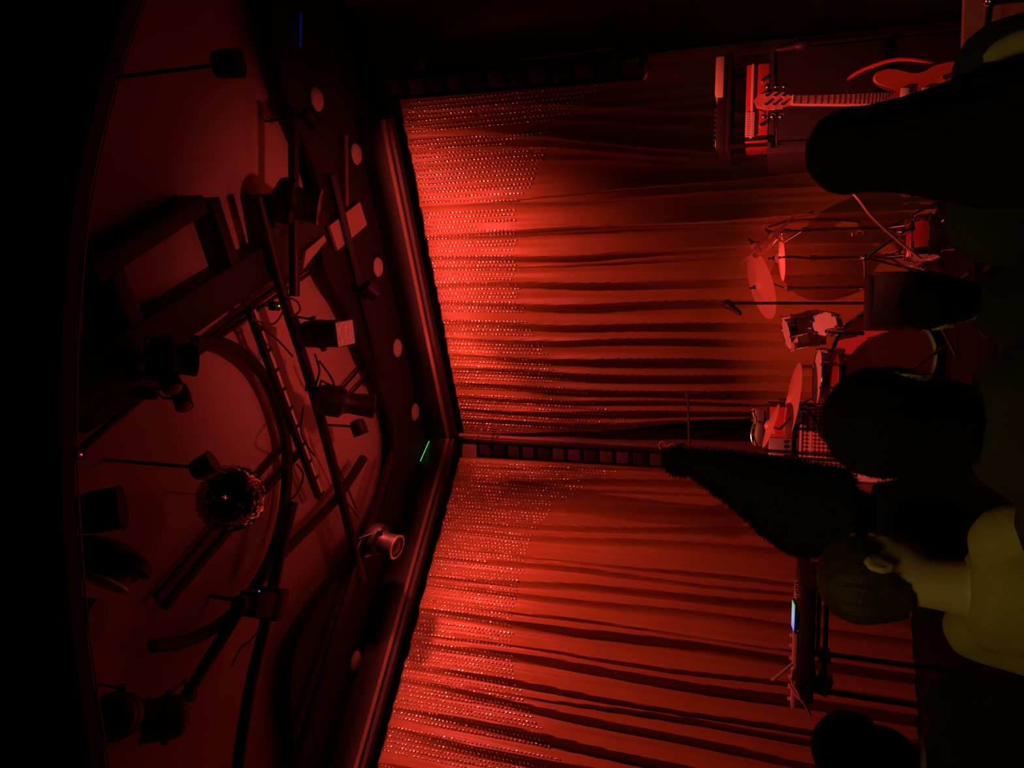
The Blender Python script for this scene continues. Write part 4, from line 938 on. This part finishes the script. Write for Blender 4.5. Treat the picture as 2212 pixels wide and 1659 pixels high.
# ------------------------------------------------------------------ far right lower corner: lit panel and pole
YP = 2.95
pa, pb = PY(2082, -40, YP), PY(2082, 112, YP)
th = thing('side_screen', Vector(((pa.x + pb.x) / 2, YP, 0)), 'red-lit flat panel at the lower right beyond the shoulders', 'panel')
q = MB(); q.box((.12, 0, pa.z / 2), (pa.x - pb.x) + .24, .04, pa.z, bev=.005); part('board', q, M_rail, th)
q = MB(); q.box((.12, 0, .02), (pa.x - pb.x) + .2, .25, .04, bev=.005); part('foot', q, M_black, th)
p = PY(2134, 60, 2.8); q = MB()
pt, pb_ = PY(2140, 2, 2.8), PY(2126, 116, 2.8)
th = thing('chrome_rail', Vector((p.x, 2.8, 0)), 'bright level rail on a post in front of the red-lit panel', 'rail', world=True)
q.tube([pt, pb_], .010, 10); part('rail', q, M_chrome, th)
q = MB(); q.tube([pt, Vector((pt.x, pt.y, 0.0))], .014, 10); part('post', q, M_blackm, th)
q = MB(); q.ell(pt, .022, .022, .022); part('finial', q, M_chrome, th)
#@@PEOPLE
# ------------------------------------------------------------------ people in the audience
def remesh(mb, vox, sm=4):
    me = bpy.data.meshes.new('tmp'); me.from_pydata([tuple(v) for v in mb.v], [], mb.f)
    bm = bmesh.new(); bm.from_mesh(me); bmesh.ops.remove_doubles(bm, verts=bm.verts, dist=1e-5); bmesh.ops.recalc_face_normals(bm, faces=bm.faces); bm.to_mesh(me); bm.free()
    o = bpy.data.objects.new('tmp', me); COL.objects.link(o)
    md = o.modifiers.new('r', 'REMESH'); md.mode = 'VOXEL'; md.voxel_size = vox; md.use_smooth_shade = True
    m2 = o.modifiers.new('s', 'SMOOTH'); m2.iterations = sm; m2.factor = .5
    dg = bpy.context.evaluated_depsgraph_get(); ev = o.evaluated_get(dg); me2 = ev.to_mesh()
    q = MB(); q.v = [v.co.copy() for v in me2.vertices]; q.f = [tuple(p.vertices) for p in me2.polygons]
    ev.to_mesh_clear(); bpy.data.objects.remove(o); bpy.data.meshes.remove(me); return q
def warp(mb, fn): mb.v = [fn(v) for v in mb.v]; return mb
def tufts(mb, base, n, L, rnd, zmin=-9, drop=.4, wd=.0012):
    F = [f for f in base.f if len(f) >= 3]
    for _ in range(n):
        f = rnd.choice(F); ps = [base.v[i] for i in f[:3]]
        a, b_ = rnd.random(), rnd.random()
        if a + b_ > 1: a, b_ = 1 - a, 1 - b_
        p = ps[0] + (ps[1] - ps[0]) * a + (ps[2] - ps[0]) * b_
        if p.z < zmin: continue
        nn = (ps[1] - ps[0]).cross(ps[2] - ps[0])
        if nn.length < 1e-12: continue
        nn.normalize(); d = (nn + Vector((rnd.gauss(0, .35), rnd.gauss(0, .35), rnd.gauss(0, .35) - drop))).normalized()
        sd = d.cross(Vector((rnd.random() - .5, rnd.random() - .5, rnd.random() - .5))).normalized() * wd
        l = L * rnd.uniform(.5, 1.1)
        mb.add([p - sd, p + sd, p + d * l * .6 + sd * .6 + Vector((0, 0, -l * .08)), p + d * l + Vector((0, 0, -l * .25))], [(0, 1, 2, 3)])
def limb(mb, P, rs, n=14):
    pts = curve_pts([Vector(p) for p in P], 5); k = len(P) - 1; out = []
    for i in range(len(pts)):
        t = i / 5; j = min(int(t), k - 1); out.append(rs[j] + (rs[j + 1] - rs[j]) * min(1, t - j))
    mb.tube(pts, out, n)
    mb.ell(pts[0], out[0], out[0], out[0], nu=12, nv=8); mb.ell(pts[-1], out[-1], out[-1], out[-1], nu=12, nv=8)
def person(loc, H, heading, label, skin, top, hair='short', hairm=None, neckline=1.44, turn=0.0, seed=1, extras=None, group=None, vox=.009, lean=0.0):
    rnd = random.Random(seed); th = thing('person', Vector((loc[0], loc[1], 0)), label, 'person', group, rz=heading)
    th.scale = (H / 1.72,) * 3
    Rh = Matrix.Rotation(turn, 3, 'Z'); HC = Vector((0, .015, 1.595))
    def hd(v): return HC + Rh @ (Vector(v) - HC)
    b = MB(); h = MB()
    # head
    h.ell((0, -.008, 1.622), .076, .096, .096); h.ell((0, .020, 1.565), .062, .076, .085); h.ell((0, .052, 1.522), .036, .042, .030)   # skull, face, chin
    h.ell((0, .075, 1.645), .052, .026, .012); h.ell((0, .103, 1.578), .013, .018, .013); h.tube([(0, .088, 1.618), (0, .104, 1.585)], [.007, .010], 8)   # brow, nose
    h.ell((.034, .070, 1.585), .020, .020, .020); h.ell((-.034, .070, 1.585), .020, .020, .020)
    h.ell((0, .091, 1.549), .021, .009, .006); h.ell((0, .089, 1.540), .018, .009, .007)                                              # lips
    for s_ in (-1, 1):
        e = [Vector((s_ * .079, -.010, 1.575)), Vector((s_ * .082, -.022, 1.590)), Vector((s_ * .088, -.026, 1.612)), Vector((s_ * .087, -.012, 1.626)), Vector((s_ * .080, .002, 1.618)), Vector((s_ * .077, .003, 1.600)), Vector((s_ * .078, -.004, 1.580))]
        h.tube(curve_pts(e, 4), .0055, 8); h.ell((s_ * .077, -.008, 1.600), .007, .014, .022); h.ell((s_ * .079, -.006, 1.573), .006, .008, .008)
    h.v = [hd(v) for v in h.v]; b.add(h.v, h.f)
    # neck, torso, arms with hands, legs
    b.loft([((0, -.012, 1.36), .075, .065), ((0, -.010, 1.42), .060, .058), ((0, -.006, 1.47), .054, .056), ((0, .002, 1.54), .053, .058)])
    b.loft([((0, 0, .86), .150, .100), ((0, 0, .95), .152, .100), ((0, 0, 1.06), .130, .088), ((0, 0, 1.2), .148, .100), ((0, 0, 1.31), .160, .098), ((0, -.005, 1.38), .150, .078), ((0, -.010, 1.415), .10, .060)])
    for s_ in (-1, 1):
        limb(b, [(s_ * .13, -.005, 1.375), (s_ * .185, 0, 1.36), (s_ * .225, -.015, 1.10), (s_ * .245, .03, .86)], [.050, .050, .040, .028])
        limb(b, [(s_ * .245, .03, .87), (s_ * .247, .04, .80)], [.028, .036]); b.ell((s_ * .247, .04, .79), .020, .040, .048)
        for j, (dy, L_) in enumerate([(-.026, .060), (-.009, .074), (.009, .079), (.026, .070)]):
            b.tube(curve_pts([(s_ * .247, .04 + dy, .765), (s_ * .245, .043 + dy * 1.1, .765 - L_ * .5), (s_ * .232, .045 + dy * 1.05, .765 - L_)], 4), [.0092] * 9, 8)
        b.tube(curve_pts([(s_ * .240, .07, .81), (s_ * .236, .095, .775), (s_ * .228, .092, .745)], 4), [.0105] * 9, 8)
        limb(b, [(s_ * .085, 0, .90), (s_ * .095, .01, .48), (s_ * .10, -.02, .09)], [.082, .052, .036]); b.ell((s_ * .10, .04, .045), .035, .10, .032)
    q = remesh(b, vox, 3); part('body', q, skin, th)
    # eyes
    for s_ in (-1, 1):
        q = MB(); q.ell(hd((s_ * .031, .083, 1.606)), .0115, .0115, .0115, nu=12, nv=8); part('eye', q, M_white, th)
    # shirt
    c = MB()
    c.loft([((0, 0, .84), .172, .122), ((0, 0, .95), .168, .118), ((0, 0, 1.06), .150, .108), ((0, 0, 1.2), .166, .120), ((0, 0, 1.31), .178, .118), ((0, -.006, 1.385), .168, .096), ((0, -.010, neckline - .015), .095, .075), ((0, -.010, neckline), .080, .068)])
    for s_ in (-1, 1): limb(c, [(s_ * .12, -.005, 1.372), (s_ * .188, 0, 1.358), (s_ * .228, -.015, 1.10), (s_ * .246, .028, .89)], [.062, .064, .055, .040])
    q = remesh(c, .012, 3)
    q.v = [v + Vector((noise.noise(v * 14 + Vector((seed, 0, 0))), noise.noise(v * 14 + Vector((0, seed, 5))), 0)) * .006 for v in q.v]
    sh = part('shirt', q, top, th)
    c = MB(); c.loft([((0, 0, .80), .150, .110), ((0, 0, .93), .165, .116), ((0, 0, 1.0), .150, .108)])
    for s_ in (-1, 1): limb(c, [(s_ * .088, 0, .86), (s_ * .098, .01, .48), (s_ * .10, -.02, .10)], [.098, .070, .058])
    part('trousers', remesh(c, .014, 3), M_navy, th)
    for s_ in (-1, 1):
        q = MB(); q.ell((s_ * .10, .045, .05), .046, .128, .052); q.v = [Vector((v.x, v.y, max(v.z, .002))) for v in q.v]; part('shoe', q, M_black, th)
    # hair
    g = MB(); rr = 1.0
    if hair == 'short':
        g.ell((0, -.016, 1.636), .086, .104, .092)
        g.loft([((0, -.045, 1.52), .055, .045), ((0, -.035, 1.58), .074, .068), ((0, -.022, 1.64), .08, .09)])
        cut = lambda v: v.y > .055 and v.z < 1.668
    elif hair == 'crop':
        g.ell((0, -.012, 1.634), .083, .104, .092); g.loft([((0, -.05, 1.535), .045, .036), ((0, -.030, 1.58), .072, .072), ((0, -.018, 1.64), .078, .09)])
        cut = lambda v: v.y > .06 and v.z < 1.675
    elif hair == 'full':
        g.ell((0, -.022, 1.630), .105, .118, .105); g.ell((0, -.055, 1.545), .090, .075, .085)
        cut = lambda v: v.y > .06 and v.z < 1.675
    else:
        g.ell((0, -.018, 1.635), .094, .112, .098)
        g.loft([((0, -.10, 1.12), .10, .035), ((0, -.11, 1.25), .15, .048), ((0, -.085, 1.38), .150, .058), ((0, -.060, 1.46), .122, .075), ((0, -.045, 1.54), .100, .085), ((0, -.03, 1.62), .090, .09)])
        cut = lambda v: v.y > .06 and v.z < 1.675
    q = remesh(g, .008, 3)
    def hw(v):
        v = Vector(v)
        if cut(v): v.y = .055 - (v.y - .055) * .3
        v = v + Vector((noise.noise(Vector((v.x * 60, v.y * 60, v.z * 9 + seed))), noise.noise(Vector((v.x * 60, v.y * 60 + 7, v.z * 9 + seed))), 0)) * .006
        return hd(v) if v.z > 1.48 else v
    warp(q, hw); base = MB(); base.v = list(q.v); base.f = list(q.f)
    tufts(q, base, 5000, .007 if hair != 'crop' else .004, rnd, drop=.8, wd=.0006)
    part('hair', q, hairm or M_hair, th, smooth=True)
    if extras: extras(th, hd, rnd)
    return th
def place(x, y, Y): p = PY(x, y, Y); return p
def ex_p1(th, hd, rnd):
    q = MB(); limb(q, [(.10, -.035, 1.405), (.160, -.045, 1.385), (.192, -.052, 1.32), (.215, -.058, 1.15)], [.014, .024, .026, .024]); part('shoulder_panel', remesh(q, .01, 3), M_olive, th, label='pale sleeve panel')
p = place(1744, 335, 1.85)
person((p.x, p.y), p.z / 1.004, R(-6), 'person with long dark hair and a pale sleeve, nearest at the right', M_skin2, M_navy, 'long', M_hair, seed=3, extras=ex_p1, turn=R(0))
p = place(1784, 893, 1.32)
person((p.x, p.y), p.z / 1.0, R(-8), 'person with full dark hair seen from behind in front of the drums', M_skin, M_cloth, 'short', M_hair, seed=5, neckline=1.51, turn=R(-16))
p = place(1925, 655, 2.3)
person((p.x, p.y), p.z / 1.015, R(5), 'shorter person in black standing between the two dark-haired people', M_skin, M_cloth, 'short', M_hair, seed=8, neckline=1.51)
def ex_hat(th, hd, rnd):
    SC = 1.2
    g = MB(); C_ = [((0, -.01, 1.59), .092, .11), ((0, -.012, 1.65), .104, .118), ((.004, -.012, 1.71), .104, .112), ((.026, -.01, 1.77), .088, .092), ((.056, -.008, 1.83), .064, .070), ((.078, 0, 1.89), .044, .048), ((.092, 0, 1.935), .028, .03)]
    g.loft(C_); g.ell((.092, 0, 1.955), .036, .036, .036)
    g.v = [Vector((v.x * SC, v.y * SC, 1.66 + (v.z - 1.66) * 1.28)) for v in g.v]
    q = remesh(g, .009, 3); base = MB(); base.v = list(q.v); base.f = list(q.f); tufts(q, base, 14000, .017, rnd, drop=.3, wd=.0008); part('shaggy_hat', q, M_fur, th)
    g = MB(); g.loft([((0, 0, 1.15), .20, .15), ((0, 0, 1.30), .205, .14), ((0, -.006, 1.39), .17, .11), ((0, -.01, 1.46), .10, .09), ((0, -.01, 1.52), .085, .085)])
    for s_ in (-1, 1): limb(g, [(s_ * .13, 0, 1.37), (s_ * .20, 0, 1.34), (s_ * .235, -.01, 1.10)], [.075, .078, .065])
    q = remesh(g, .012, 3); base = MB(); base.v = list(q.v); base.f = list(q.f); tufts(q, base, 9000, .014, rnd, drop=.6, wd=.0008); part('fur_collar', q, M_fur, th)
p = place(1712, 1098, 2.25)
person((p.x, p.y), p.z / 1.0, R(4), 'person in a tall shaggy dark hat bent to a round tip', M_skin, M_cloth, 'short', M_hair, seed=9, extras=ex_hat)
p = place(1772, 1232, 1.84)
person((p.x, p.y), p.z / 0.998, R(-42), 'person with cropped hair and an olive top, face turned right, ear showing', M_skin2, M_olive, 'crop', M_hair2, seed=12, neckline=1.425, turn=R(-8))
p = place(1742, 1600, 2.3)
person((p.x, p.y), p.z / 1.015, R(8), 'person in black at the left edge of the room, in deep shade', M_skin, M_cloth, 'full', M_hair, seed=15)
